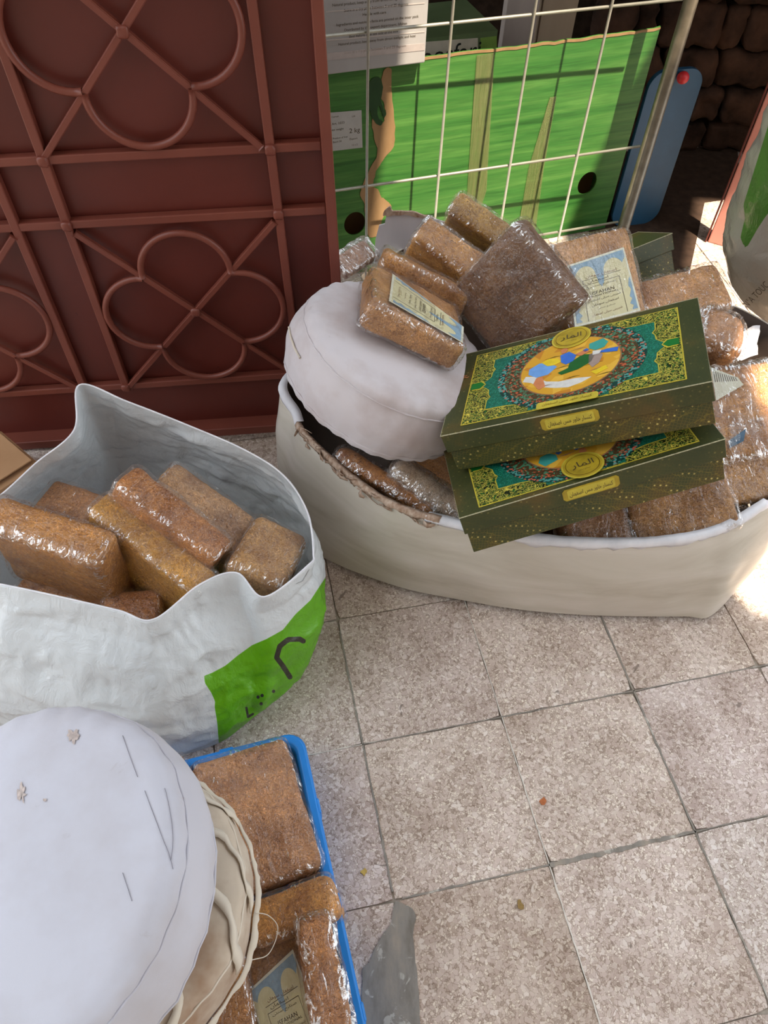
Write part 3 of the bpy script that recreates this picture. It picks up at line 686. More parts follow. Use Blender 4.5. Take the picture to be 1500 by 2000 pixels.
# ================================================================== WRAPPED PACKAGES
BROWN = (.44, .20, .062, 1); GOLD = (.55, .29, .07, 1); DARK = (.26, .125, .055, 1); PALE = (.50, .29, .15, 1); RUST = (.42, .17, .06, 1)
PK = {}
def package(lab, c, d, a, n, color=BROWN, milky=False, group='film-wrapped brown packages', name='wrapped_package', rr=.012, wr=1.0, res=26, twist=False, push=1.0):
    c = CAM+(np.array(c)-CAM)*push; d = np.array(d)*push
    a = unit(a); n = np.array(n, float); n = unit(n-a*(n@a)); b = np.cross(n, a)
    R = Matrix(np.stack([a, b, n], 1).tolist())
    root = empty(name, c, lab, 'package', group, R); sd = len(PK)*13+5
    d = d*np.array([1.05, 1.05, 1.05]); h = d/2
    V, Fc, D = rbox(h-.0015, rr, res)
    lo = fbm(V*16+sd, sd, 2); hi = fbm(V*75+sd, sd+3, 3)
    Vb = V+D*(lo*.0035+hi*.0020-.0012)[:, None]
    o = link('block', mesh('block', Vb, Fc, True), M['pulp'], root, color)
    V, Fc, D = rbox(h+.0004, rr+.001, res+14)
    lo = fbm(V*16+sd, sd, 2)
    wk = ridge(V*np.array([55, 26, 40])+sd, sd+7, 3)*.0016*wr
    edge = np.sum(np.abs(D) > .35, axis=1) >= 2
    Vw = V+D*(lo*.0033+.0012+wk*(1+.7*edge))[:, None]
    mw_ = mesh('plastic_wrap', Vw, Fc, True); at_ = mw_.attributes.new('fold', 'FLOAT', 'POINT'); at_.data.foreach_set('value', (edge*1.0+(wr-1)*.35).astype(np.float32))
    o = link('plastic_wrap', mw_, M['wrap_milky' if milky else 'wrap'], root)
    PK[lab] = root
    return root, a, b, n, c, d
def label_on(pk, uv4=None, px4=None, rot=0, off=.0012, text=True, mat='paper', tag_lab='cream printed label with blue ornament', bits=True):
    root, a, b, n, c, d = pk; P = c+n*(d[2]/2)
    if px4: q = [np.array([(atp(x, y, P, n)-P)@a, (atp(x, y, P, n)-P)@b]) for x, y in px4]
    else: q = [np.array(p) for p in uv4]
    # q: bottom-left, bottom-right, top-right, top-left of the printed sheet
    def m(u, v): return tuple((1-u)*(1-v)*q[0]+u*(1-v)*q[1]+u*v*q[2]+(1-u)*v*q[3])
    me = add('label', *shape([[m(0, 0), m(1, 0), m(1, 1), m(0, 1)]], .0003, P, a, b, n, off), M['paper_edge'], root); tag(me, label=tag_lab); root = sub(me, root)
    if not bits: return m, P, me
    e = .03
    def pt(name, uv, mt, lay): return add(name, *shape([[m(*x) for x in uv]], .0002, P, a, b, n, off+.0003*lay), M[mt], root)
    pt('label_field', [(e, e), (1-e, e), (1-e, 1-e), (e, 1-e)], mat, 1)
    def arc(cu, cv, r1, r2, t0, t1, k=12): return [(cu+r1*math.cos(t0+(t1-t0)*i/k), cv+r2*math.sin(t0+(t1-t0)*i/k)) for i in range(k+1)]
    pt('blue_ornament', [(e, 1-e), (e, .86)]+arc(.26, .74, .17, .16, math.pi*.9, 0, 12)+[(.46, .58), (.50, .52), (.54, .58)]+arc(.74, .74, .17, .16, math.pi, .1*math.pi, 12)+[(1-e, .86), (1-e, 1-e)], 'blue_ink', 2)
    for sgn in (0, 1):
        z = [(e, .05), (e+.09, .05), (e+.05, .11), (e+.10, .15), (e+.05, .22), (e+.08, .26), (e+.03, .36), (e+.06, .42), (e+.03, .52), (e, .55)]
        if sgn: z = [(1-x, y) for x, y in z][::-1]
        pt('blue_ornament', z, 'blue_ink', 2)
    for r0 in ([(.20, .04), (.207, .04), (.207, .60), (.20, .60)], [(.80, .04), (.807, .04), (.807, .60), (.80, .60)], [(.20, .60), (.807, .60), (.807, .607), (.20, .607)], [(.20, .68), (.85, .68), (.85, .687), (.20, .687)]):
        pt('rule_line', r0, 'ink', 2)
    if not text: return m, P
    O = np.array(m(.5, .5)); U = np.array(m(1, .5))-np.array(m(0, .5)); Vv = np.array(m(.5, 1))-np.array(m(.5, 0)); LU = np.linalg.norm(U); LV = np.linalg.norm(Vv)
    u3 = a*U[0]+b*U[1]; v3 = a*Vv[0]+b*Vv[1]
    def tx(s, v, wd, ht, mt='ink', u=.5):
        V, Fc = textvf(s)
        if len(V) == 0: return
        w = V[:, 0].max()-V[:, 0].min(); hh = V[:, 1].max()-V[:, 1].min()
        X = (V[:, 0]-(V[:, 0].max()+V[:, 0].min())/2)*wd/w; Y = (V[:, 1]-(V[:, 1].max()+V[:, 1].min())/2)*ht/hh
        W3 = P+a*O[0]+b*O[1]+np.outer(X+(u-.5), u3)+np.outer(Y+(v-.5), v3)+n*(off+.0010)
        add('lettering', W3, Fc, M[mt], root)
    tx(AR['line1'], .72, .50, .05, 'brown_ink', .52); tx(AR['big'], .64, .34, .05, 'ink', .45); tx(AR['line2'], .555, .46, .045); tx('ISFAHAN', .455, .36, .05); tx('TRADITIONAL', .405, .50, .026)
    tx(AR['line3'], .345, .54, .04); tx(AR['line1'], .27, .44, .045); tx(AR['line2'], .20, .30, .03); tx(AR['line3'], .12, .50, .045, 'brown_ink')
    return m, P
# joined letter forms, written in visual order
def vis(s): return s[::-1]
AR = dict(line1=vis('\ufe8d\ufebb\ufed4\ufeec\ufe8e\ufee5 \ufeb3\ufeee\ufeeb\ufe8e\ufee5'), line2=vis('\ufebb\ufee8\ufe8e\ufbff\ufeca \ufeb3\ufee8\ufe98\ufbfd'),
          line3=vis('\ufeb7\ufbfe\ufeae\ufbfe\ufee8\ufbfd \ufeb3\ufeae\ufe8d\ufbfd \ufe8d\ufebb\ufed4\ufeec\ufe8e\ufee5'), big=vis('\ufe8d\ufebb\ufed4\ufeec\ufe8e\ufee5'),
          med=vis('\ufe8d\ufedf\ufee4\ufe8e\ufead'), cart=vis('\ufb90\ufee8\ufeb4\ufe8e\ufead \ufea7\ufe8e\ufeed\ufead \ufee3\ufeb2 \ufe8d\ufebb\ufed4\ufeec\ufe8e\ufee5'))

# ---- decals pinned on a curved surface
from mathutils.bvhtree import BVHTree
def bvh_world(V, Fc): return BVHTree.FromPolygons([tuple(v) for v in V], [tuple(f) for f in Fc])
def hit(bv, px, py, off=.0008):
    d = ray(px, py); r = bv.ray_cast(Vector(CAM), Vector(d).normalized())
    if r[0] is None: return None
    n = r[1]
    if n.dot(Vector(d)) > 0: n = -n
    return np.array(r[0]+n*off)
def pline(name, bv, px, r, mat, par, sub=5, off=.0008):
    q = catmull([(x, y, 0) for x, y in px], sub); P = [hit(bv, x, y, off) for x, y, _ in q]; P = [p for p in P if p is not None]
    if len(P) > 2: return add(name, *tube(P, r, 5), mat, par, True)
def blob(name, bv, cx, cy, rx, ry, mat, par, rag=.4, off=.0012, poly=None, seed=3):
    N = 24; out = []; base = hit(bv, cx, cy, off); V = [base]; 
    for k in range(N):
        t = 2*math.pi*k/N; w = 1+rag*fbm(np.array([[math.cos(t)*2, math.sin(t)*2, seed]]), seed)[0]*2
        p = hit(bv, cx+rx*w*math.cos(t), cy+ry*w*math.sin(t), off); V.append(p if p is not None else base)
    return add(name, V, [(0, 1+k, 1+(k+1) % N) for k in range(N)], mat, par, True)
def basis(n, hint=(1, 0, 0)):
    n = unit(n); u = np.array(hint, float); u = unit(u-n*(u@n)); return u, np.cross(n, u), n

# ================================================================== ROUND CUSHIONS
def drum(name, lab, c, n, R, t, mat, group, seed, puff=.012, wr=.004, edge=.022, bulge=.01):
    u, v, n = basis(n); c = np.array(c, float); root = empty(name, c-n*t, lab, 'cushion', group)
    prof = []
    for i in range(15): r = (R-edge*.7)*i/14; prof.append((r, puff*(1-(r/R)**2)))
    for i in range(1, 8):
        a = math.pi/2*(1-i/7); prof.append((R-edge*.7+edge*.7*math.cos(a)+0, -edge*.8+edge*.8*math.sin(a)))
    for i in range(1, 14):
        f = i/13; prof.append((R+bulge*math.sin(math.pi*f), -edge*.8-(t-edge*1.6)*f))
    m = [(r, -t-z) for r, z in prof[:22][::-1]]; prof = prof+m[1:]
    NA = 144; V = []; Fc = []
    for (r, z) in prof:
        for k in range(NA):
            a = 2*math.pi*k/NA; V.append(c+u*r*math.cos(a)+v*r*math.sin(a)+n*z)
    V = np.array(V); D = V-(c-n*t/2); D = D/np.linalg.norm(D, axis=1, keepdims=True)
    rel = (V-c)@np.stack([u, v, n], 1)
    w = fbm(rel*9+seed, seed, 3)*wr*1.6+ridge(rel*np.array([14, 14, 22])+seed, seed+4, 3)*wr*.5
    az = np.arctan2(rel[:, 1], rel[:, 0]); pk = np.exp(-((np.hypot(rel[:, 0], rel[:, 1])-R*.93)/(R*.10))**2)
    w += pk*.0016*np.sin(az*31+4*fbm(rel*8, seed)) 
    V = V+D*w[:, None]
    for j in range(len(prof)-1):
        for k in range(NA):
            Fc.append((j*NA+k, (j+1)*NA+k, (j+1)*NA+(k+1) % NA, j*NA+(k+1) % NA))
    add('cover', V, Fc, M[mat], root, True)
    seams = []
    for rr, zz in ((21, 0), (34, 0)):
        P = [V[rr*NA+k] for k in range(0, NA, 2)]; seams.append(P)
        add('seam', *tube([p+D[rr*NA+2*i]*.0006 for i, p in enumerate(P)], .0017, 6, True), M['strap' if mat == 'cloth3' else mat], root, True)
    return root, bvh_world(V, Fc), (u, v, n, c, R, t, V, NA, prof)
GC = 'round fabric cushions'
cuA, bvA, iA = drum('round_cushion', 'white round floor cushion lying in the film-covered tub under a labelled package', (.022, 1.061, .42), (.428, .125, 1), .175, .126, 'cloth2', GC, 11, wr=.004)
P = [p for p in (hit(bvA, x, y, .002) for x, y in ((566, 640), (570, 660), (577, 680), (588, 700))) if p is not None]
add('zipper', *merge(tube(P, .0018, 6), tube([p+np.array([.004, -.001, -.003]) for p in P], .0016, 6)), M['strap'], cuA, True)
for pts in ([(600, 590), (625, 600), (668, 655), (720, 700), (790, 745), (890, 770)], [(575, 760), (640, 790), (700, 800)], [(620, 820), (680, 850), (720, 862)]):
    pass
cuB, bvB, iB = drum('round_cushion', 'big white round cushion nearest the camera, on top of the beige one', (-.382, .189, .413), (-.218, .022, 1), .192, .125, 'cloth', GC, 23, wr=.0035)
for px in ([(240, 1437), (255, 1480), (269, 1518)], [(283, 1545), (300, 1590), (318, 1638), (331, 1672), (338, 1698)], [(322, 1540), (333, 1590), (338, 1640), (334, 1680)], [(240, 1705), (250, 1735), (258, 1760)]):
    pline('pencil_mark', bvB, px, .00028, M['pencil'], cuB, 5)
blob('stain', bvB, 143, 1437, 9, 17, M['stain'], cuB, .6); blob('stain', bvB, 43, 1552, 9, 20, M['stain'], cuB, .6, seed=8); blob('stain', bvB, 88, 1563, 3, 4, M['stain'], cuB)
cuD, bvD, iD = drum('round_cushion', 'beige stained round cushion with straps and a frayed seam, under the big white one', (-.332, .202, .266), (.055, .06, 1), .178, .136, 'cloth3', GC, 37, wr=.005)
u, v, n, c, R, t, V_, NA_, pf_ = iD
def sD(phi, h, off=.003):
    a = math.radians(phi); off = max(off, .002); k_ = (a/(2*math.pi)*NA_) % NA_; k0 = int(k_); j = 20+min(1, max(-.9, h))*14; j0 = int(j); g = lambda jj, kk: V_[min(jj, len(pf_)-1)*NA_+kk % NA_]
    fk, fj = k_-k0, j-j0; p = (g(j0, k0)*(1-fk)+g(j0, k0+1)*fk)*(1-fj)+(g(j0+1, k0)*(1-fk)+g(j0+1, k0+1)*fk)*fj
    return p+((u*math.cos(a)+v*math.sin(a))*(1 if h > .1 else .3)+n*(0 if h > .3 else 1))*off
def strapD(p0, p1, p2, w):
    q = catmull([(p[0], p[1], 0) for p in (p0, p1, p2)], 12); V = []; Fc = []
    for i, (a, h, _) in enumerate(q):
        V += [sD(a-w, h, .003), sD(a, h, .0042), sD(a+w, h, .003)]
        if i: k = 3*i; Fc += [(k-3, k-2, k+1, k), (k-2, k-1, k+2, k+1)]
    o = add('strap', V, Fc, M['strap'], cuD, True); sm = o.modifiers.new('s', 'SOLIDIFY'); sm.thickness = .0015
strapD((52, -.85), (20, -.25), (2, .25), 2.8); strapD((20, -.85), (-8, -.3), (-18, .3), 2.8); strapD((74, -.8), (48, -.3), (36, .3), 2.4); strapD((-30, -.8), (-46, -.2), (-52, .3), 2.6)
V = []; Fc = []; NF = 240
for i in range(NF):
    a = 360*i/NF; w = fbm(np.array([[i*.11, 0, 0]]), 5)[0]; w2 = fbm(np.array([[i*.31, 3, 0]]), 6)[0]
    V += [sD(a, .50+w*.03, .003), sD(a, .56+w*.04, .008+.004*w2), sD(a, .62+w*.05, .006+.005*w2)]
for i in range(NF):
    k, m = 3*i, 3*((i+1) % NF); Fc += [(k, k+1, m+1, m), (k+1, k+2, m+2, m+1)]
o = add('frayed_hem', V, Fc, M['strap'], cuD, True); sm = o.modifiers.new('s', 'SOLIDIFY'); sm.thickness = .0012
q = [atz(*p) for p in ((497, 1783, .20), (522, 1787, .155), (541, 1806, .14), (540, 1830, .13), (530, 1855, .13), (518, 1868, .14), (500, 1873, .15), (482, 1877, .17))]
add('loose_thread', *tube(catmull(q, 6), .0007, 5), M['strap'], cuD, True)

# ================================================================== FILM-COVERED TUB
rim = [(575, 806, .27), (590, 842, .27), (640, 892, .265), (700, 942, .26), (770, 986, .255), (850, 1012, .255), (1000, 1046, .255), (1150, 1060, .255), (1300, 1056, .26), (1400, 1036, .265), (1470, 1000, .275)]
RIM = [atz(*p) for p in rim]+[np.array(p) for p in ((.765, .94, .29), (.85, 1.08, .29), (.83, 1.27, .28), (.68, 1.42, .28), (.40, 1.46, .28), (.20, 1.50, .30), (.06, 1.50, .33), (-.035, 1.40, .33), (-.085, 1.22, .31))]+[atz(554, 738, .30)]
bas = [(572, 1035), (600, 1070), (660, 1103), (730, 1130), (800, 1152), (880, 1168), (1010, 1190), (1140, 1201), (1260, 1204), (1340, 1204), (1388, 1203)]
BAS = [atz(x, y, .012) for x, y in bas]+[np.array(p+(.012,)) for p in ((.71, .86), (.78, .98), (.77, 1.17), (.63, 1.33), (.40, 1.38), (.20, 1.42), (.06, 1.40), (-.03, 1.30), (-.09, 1.12))]+[atz(566, 960, .012)]
SUB = 12; RC = catmull(RIM, SUB, True); BC = catmull(BAS, SUB, True); NC = len(RC); NR = 14
tub = empty('film_covered_tub', (.25, 1.1, 0), 'large white tub wrapped in clear film with a torn cardboard rim, full of packages', 'tub')
cen = np.array([.28, 1.12, 0])
def tubrow(f, ins=0.0):
    Q = BC*(1-f)+RC*f; O = Q-cen; O[:, 2] = 0; O = O/np.linalg.norm(O, axis=1, keepdims=True)
    w = (ridge(Q*np.array([7, 7, 12]), 3, 3)*.006+fbm(Q*4, 9)*.006)*math.sin(math.pi*min(1, f*1.02))+.010*math.sin(math.pi*f)
    return Q+O*(w[:, None]-ins), O
rows = [tubrow(i/NR)[0] for i in range(NR+1)]; inner = [tubrow(1-i/6, .0045)[0] for i in range(7)]
allr = rows+inner; V = np.concatenate(allr); Fc = []
for j in range(len(allr)-1):
    for k in range(NC): m = (k+1) % NC; Fc.append((j*NC+k, j*NC+m, (j+1)*NC+m, (j+1)*NC+k))
nO = NR*NC
o = link('wall', mesh('wall', V-MWS[tub.name][1], Fc, True), [M['tub'], M['inside']], tub)
for p in o.data.polygons:
    if p.index >= (NR+1)*NC: p.material_index = 1
bott = [tuple((BC[k]-0*cen)[:2]*.98+cen[:2]*.02) for k in range(0, NC, 3)]
add('bottom', *shape([bott], .004, (0, 0, .010), np.array([1., 0, 0]), np.array([0, 1., 0]), Z, 0), M['inside'], tub)
def ribbon(name, i0, i1, mat, par, w_out, w_top, rag, seed, lift=.001, layers=1):
    for L in range(layers):
        V = []; Fc = []; idx = list(range(i0, i1+1)); Rf, O = tubrow(1.0)
        for n_, i in enumerate(idx):
            i = i % NC; x = RC[i]*0+Rf[i]; fz = np.array([[n_*.33+L*9, seed, 0]]); r1 = fbm(fz*1.7, seed+L)[0]; r2 = fbm(fz*2.3, seed+5+L)[0]; r3 = fbm(fz*1.1, seed+8+L)[0]
            V += [x+O[i]*(.002+lift+rag*.2*r3)-Z*(w_out*(1+rag*60*r1*.03)+rag*r1), x+O[i]*(.003+lift+rag*.25*r2)-Z*w_out*.4, x+Z*(.0015+rag*.5*max(0, r2)+L*.001)+O[i]*.001, x-O[i]*w_top+Z*(.001+rag*.3*r3)]
            if n_: k = 4*n_; Fc += [(k-4, k-3, k+1, k), (k-3, k-2, k+2, k+1), (k-2, k-1, k+3, k+2)]
        o = add(name, V, Fc, mat, par, True); sm = o.modifiers.new('s', 'SOLIDIFY'); sm.thickness = .0012
ribbon('torn_edge', int(.6*SUB), int(5.1*SUB), M['torn_edge'], tub, .006, .006, .013, 3, layers=3)
ribbon('folded_rim', int(4.9*SUB), int(10.3*SUB), M['rim'], tub, .013, .010, .009, 7)
ribbon('folded_rim', int(19.6*SUB), int(21.0*SUB)+int(.5*SUB), M['rim'], tub, .012, .012, .003, 9)
# fragments of the torn board
rs = np.random.RandomState(4)
for k in range(34):
    i = int(rs.uniform(.6*SUB, 5.0*SUB)); x, O = tubrow(1.0); x = x[i]; o_ = O[i]; dr = unit(RC[(i+1) % NC]-RC[i])
    L = rs.uniform(.008, .03); w = rs.uniform(.002, .005); q = x+o_*rs.uniform(0, .01)-Z*rs.uniform(-.004, .018)
    e = unit(dr+rs.normal(size=3)*.35); f = unit(np.cross(e, o_)+rs.normal(size=3)*.3)
    cu = o_*rs.uniform(-.004, .006)
    V = [q-f*w, q+f*w, q+e*L*.5-f*w+cu, q+e*L*.5+f*w+cu, q+e*L-f*w*.4, q+e*L+f*w*.5]
    o = add('torn_shred', V, [(0, 2, 3, 1), (2, 4, 5, 3)], M['torn_edge'], tub, True); sm = o.modifiers.new('s', 'SOLIDIFY'); sm.thickness = .0008
# white flap standing at the back and torn corner at its left
fu = unit((.97, -.20, 0)); fv = unit((0, .12, 1)); fn = np.cross(fu, fv); fP = np.array([.02, 1.475, .38])
def fxy(px, py):
    X = atp(px, py, fP, fn); return ((X-fP)@fu, (X-fP)@fv)
fl_ = [fxy(*p) for p in ((728, 520), (733, 468), (741, 440), (752, 437), (757, 414), (790, 412), (830, 420), (876, 432), (880, 520))]
o = add('back_flap', *shape([fl_], .0035, fP, fu, fv, fn, 0), M['white_card'], tub); tag(o, label='white flap with a torn upper edge')
fe = catmull([fxy(*p)+(0,) for p in ((750, 420), (756, 408), (765, 404), (772, 412), (800, 410), (830, 418), (850, 424), (830, 424), (790, 418), (758, 420))], 4, True); fe = fe+np.stack([fbm(fe*200, 1), fbm(fe*200, 2), fe[:, 0]*0], 1)*.003
add('torn_edge', *shape([[(p[0], p[1]) for p in fe]], .005, fP, fu, fv, fn, .001), M['torn_edge'], tub)

# ================================================================== BLUE TRAY
kz = .070; K = atz(585, 1432, kz); tu = unit((-.953, -.30, 0)); tv = unit((.295, -.955, 0)); TW, TL = .36, .50
tray = empty('blue_tray', K+tu*TW/2+tv*TL/2-Z*kz, 'shallow bright blue plastic tray on the floor, filled with wrapped packages', 'tray')
def tp_(x, y, z): return K+tu*x+tv*y+Z*(z-kz)
def rr4(x0, x1, y0, y1, r): return rrect(x0, x1, y0, y1, r, 6)
V = []; Fc = []
ringd = [(0, 0.001, .012), (0, .004, .002), (.0, .045, -.004), (0, .064, -.006), (0, .070, -.003), (.011, .070, -.003), (.012, .066, 0), (.012, .010, .014), (.03, .006, .014)]
rings = []
for ins, z, tap in ringd:
    d_ = ins+max(tap, -.01); rings.append([tp_(x, y, z) for x, y in rr4(d_, TW-d_, d_, TL-d_, max(.012, .03-ins*.8))])
NRg = len(rings[0]); V = [p for r_ in rings for p in r_]
for j in range(len(rings)-1):
    for k_ in range(NRg): m = (k_+1) % NRg; Fc.append((j*NRg+k_, j*NRg+m, (j+1)*NRg+m, (j+1)*NRg+k_))
Fc.append(tuple(range((len(rings)-1)*NRg, len(rings)*NRg)))
Fc.append(tuple(range(NRg))[::-1])
o = add('tray_body', V, Fc, M['crate'], tray, False); bevel(o, .0015)
for y0 in (.12, .26, .40):
    o = boxo('rim_rib', tp_(-.004, y0, .050), (.004, .012, .018), M['crate'], tray, [tu, tv, Z], .003)
o = boxo('rim_rib', tp_(.12, -.004, .050), (.012, .004, .018), M['crate'], tray, [tu, tv, Z], .003)

# ================================================================== PACKAGES
gT, gB_, gC = 'packages heaped in the tub', 'packages in the white bag', 'packages in the blue tray'
def cpx(x, y, z): return atz(x, y, z)
A3 = (.865, -.30, -.38)
p1 = package('labelled package lying on the white cushion in the tub', (.0314, 1.0743, .4646), (.1716, .1594, .052), (.898, -.07, -.434), (.438, .215, .873), (.46, .24, .10, 1), group=gT, push=1.012, rr=.014)
label_on(p1, px4=[(759, 589), (903, 671), (904, 634), (766, 535)][0:0] or [(759, 589), (766, 536), (905, 640), (903, 671)])
package('narrow amber package just behind the labelled one on the cushion', np.array([.0314, 1.0743, .4646])+np.array([.002, .118, -.068]), (.175, .05, .14), (.898, -.07, -.434), (.30, .30, .87), (.45, .22, .07, 1), group=gT)
package('brown package with grey film end leaning below the white back flap', cpx(862, 512, .405), (.135, .062, .13), (.83, -.36, -.38), (.08, -.42, .90), (.50, .25, .06, 1), group=gT)
package('tallest rear package with green sheen, in front of the mesh', (.1568, 1.4129, .4187), (.118, .05, .16), (.865, -.349, -.36), (.038, -.671, .741), (.42, .25, .06, 1), group=gT)
package('dark brown package standing on its corner at the top of the heap', (.2197, 1.1658, .4456), (.178, .192, .055), (.659, -.62, -.426), (-.556, -.783, .279), (.185, .09, .04, 1), group=gT, rr=.014)
p6 = package('upright package with an ISFAHAN label behind the upper gift box', (.3736, 1.2547, .4172), (.196, .165, .05), (.817, .561, -.131), (.471, -.52, .713), (.50, .27, .11, 1), group=gT)
label_on(p6, px4=[(1122, 640), (1250, 607), (1217, 483), (1107, 519)])
package('crinkled package peeping between the rear green box and the upper gift box', cpx(1328, 585, .36), (.17, .10, .05), (.95, .25, .12), (.1, -.25, .96), (.48, .25, .10, 1), group=gT, wr=2.2)
package('small lumpy package at the right end of the upper gift box', cpx(1393, 662, .33), (.10, .105, .08), (.9, -.2, -.2), (.2, -.3, .93), (.42, .21, .09, 1), group=gT, wr=2.0, rr=.03)
p9 = package('large crinkled package with a barcode label at the right edge', cpx(1472, 806, .335), (.225, .17, .05), (.97, .16, .10), (-.15, -.42, .89), (.48, .25, .10, 1), group=gT, wr=2.6, rr=.018, res=36)
package('package under the barcode one at the right edge', cpx(1458, 905, .285), (.24, .14, .05), (.96, .22, .12), (-.05, -.55, .83), (.46, .25, .09, 1), group=gT, wr=1.8)
package('package jutting from under the lower gift box toward the tub rim', cpx(1322, 985, .245), (.17, .13, .055), (.93, .10, .30), (-.20, -.35, .90), (.40, .21, .08, 1), group=gT, wr=1.8)
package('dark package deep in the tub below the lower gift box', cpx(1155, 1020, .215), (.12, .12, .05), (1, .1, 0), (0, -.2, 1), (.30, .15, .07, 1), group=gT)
package('rolled brown package along the torn rim of the tub', cpx(752, 944, .235), (.205, .042, .042), (atz(842, 998, .225)-atz(672, 893, .26)), (0, -.1, 1), (.44, .20, .07, 1), group=gT, rr=.02, wr=1.6)
package('silvery film-wrapped roll beside the brown roll in the tub', cpx(850, 972, .225), (.185, .05, .05), (atz(905, 1014, .21)-atz(780, 922, .25)), (0, -.1, 1), (.48, .36, .28, 1), True, group=gT, rr=.024, wr=1.8)
package('torn package corner sticking up at the far left of the tub', cpx(692, 508, .36), (.085, .05, .035), (atz(728, 484, .37)-atz(660, 528, .36)), (.1, -.5, .8), (.44, .24, .16, 1), True, group=gT, wr=3.0)
package('package lying at the bottom of the tub beneath the rolls', (.12, 1.0, .09), (.2, .15, .06), (1, .2, 0), (0, 0, 1), group=gT)
package('package at the tub bottom under the gift boxes', (.38, .98, .10), (.22, .15, .06), (1, -.2, 0), (0, 0, 1), group=gT)
# barcode label on the big right package
m9, P9, l9 = label_on(p9, px4=[(1398, 783), (1452, 752), (1440, 738), (1388, 718)], tag_lab='pale green barcode label', bits=False)
r9, a9, b9, n9, c9, d9 = p9
for k_ in range(11):
    x0 = .06+k_*.08; add('barcode_bar', *shape([[m9(x0, .55), m9(x0+.03, .55), m9(x0+.03, .9), m9(x0, .9)]], .0002, P9, a9, b9, n9, .0016), M['ink'], l9)
q = [np.array([(atp(x, y, P9, n9)-P9)@a9, (atp(x, y, P9, n9)-P9)@b9]) for x, y in ((1424, 876), (1452, 862), (1456, 838), (1424, 860))]
add('blue_sticker', *shape([[tuple(p) for p in q]], .0004, P9, a9, b9, n9, .0012), plain('faded_blue', srgb(70, 96, 118), .4, .4, .3, 100), r9)
# bag
package('honey brown package at the left end of the bag', (-.4904, .6681, .3004), (.19, .062, .16), (.956, -.292, -.027), (.007, -.07, .998), (.47, .22, .055, 1), group=gB_, push=1.035, rr=.016)
o_b1 = cpx(292, 1040, .30)
package('yellow-topped package in the middle of the bag', (-.3554, .6615, .301), (.205, .054, .135), (.82, -.50, -.28), (.188, .005, .982), (.50, .26, .05, 1), group=gB_, push=1.05, rr=.014)
package('russet package wedged behind the yellow-topped one in the bag', (-.3491, .7059, .2979), (.185, .058, .16), (.81, -.44, -.38), (.36, .10, .92), (.46, .20, .06, 1), group=gB_, push=1.035, rr=.014)
package('pale broad package at the back of the bag', (-.322, .752, .262), (.165, .10, .15), (.82, -.33, -.47), (.45, .10, .88), (.47, .28, .15, 1), group=gB_, push=1.035, rr=.018)
package('small pale package at the right end of the bag', (-.188, .715, .245), (.098, .130, .06), (.889, -.257, -.25), (.30, .16, .93), (.50, .29, .12, 1), group=gB_, rr=.018)
package('package glimpsed behind the left pair in the bag', cpx(140, 1010, .235), (.12, .10, .05), (.9, -.3, 0), (0, 0, 1), (.42, .20, .08, 1), group=gB_)
package('package glimpsed low at the front of the bag', cpx(262, 1206, .20), (.09, .07, .06), (1, .1, 0), (0, 0, 1), (.46, .20, .07, 1), group=gB_)
package('package at the bottom of the bag, left half', (-.50, .68, .10), (.2, .14, .18), (.95, -.2, 0), (0, 0, 1), group=gB_)
package('package at the bottom of the bag, right half', (-.33, .68, .09), (.16, .14, .16), (.95, -.2, 0), (0, 0, 1), group=gB_)
# tray
package('broad flat russet package at the top corner of the tray', (-.1765, .3573, .066), (.15, .200, .055), (.90, .40, -.16), (.18, -.02, .98), (.45, .22, .10, 1), group=gC, rr=.014, res=34)
package('short golden package crosswise in the middle of the tray', (-.1015, .228, .0598), (.125, .060, .085), (.93, .36, .10), (-.1, 0, .99), (.56, .27, .065, 1), group=gC, rr=.016, wr=.7)
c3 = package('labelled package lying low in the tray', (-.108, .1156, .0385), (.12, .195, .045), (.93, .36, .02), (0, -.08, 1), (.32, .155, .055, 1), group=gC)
label_on(c3, px4=[(532, 2085), (650, 2060), (572, 1854), (485, 1936)])
package('tall crinkled package along the right wall of the tray', (-.051, .127, .0735), (.052, .180, .095), (.955, .28, -.10), (.08, .05, .99), (.44, .20, .075, 1), group=gC, rr=.014, wr=2.4)
package('sliver of package beside the beige cushion at the bottom of the photo', cpx(452, 1985, .075), (.06, .15, .06), (.955, .29, 0), (0, 0, 1), (.42, .20, .07, 1), group=gC, wr=1.6)

package('package under the beige cushion, toward the bag', (-.33, .33, .068), (.13, .18, .10), (.95, .30, 0), (0, 0, 1), group=gC)
package('package under the beige cushion, toward the camera', (-.27, .13, .068), (.13, .18, .10), (.95, .30, 0), (0, 0, 1), group=gC)

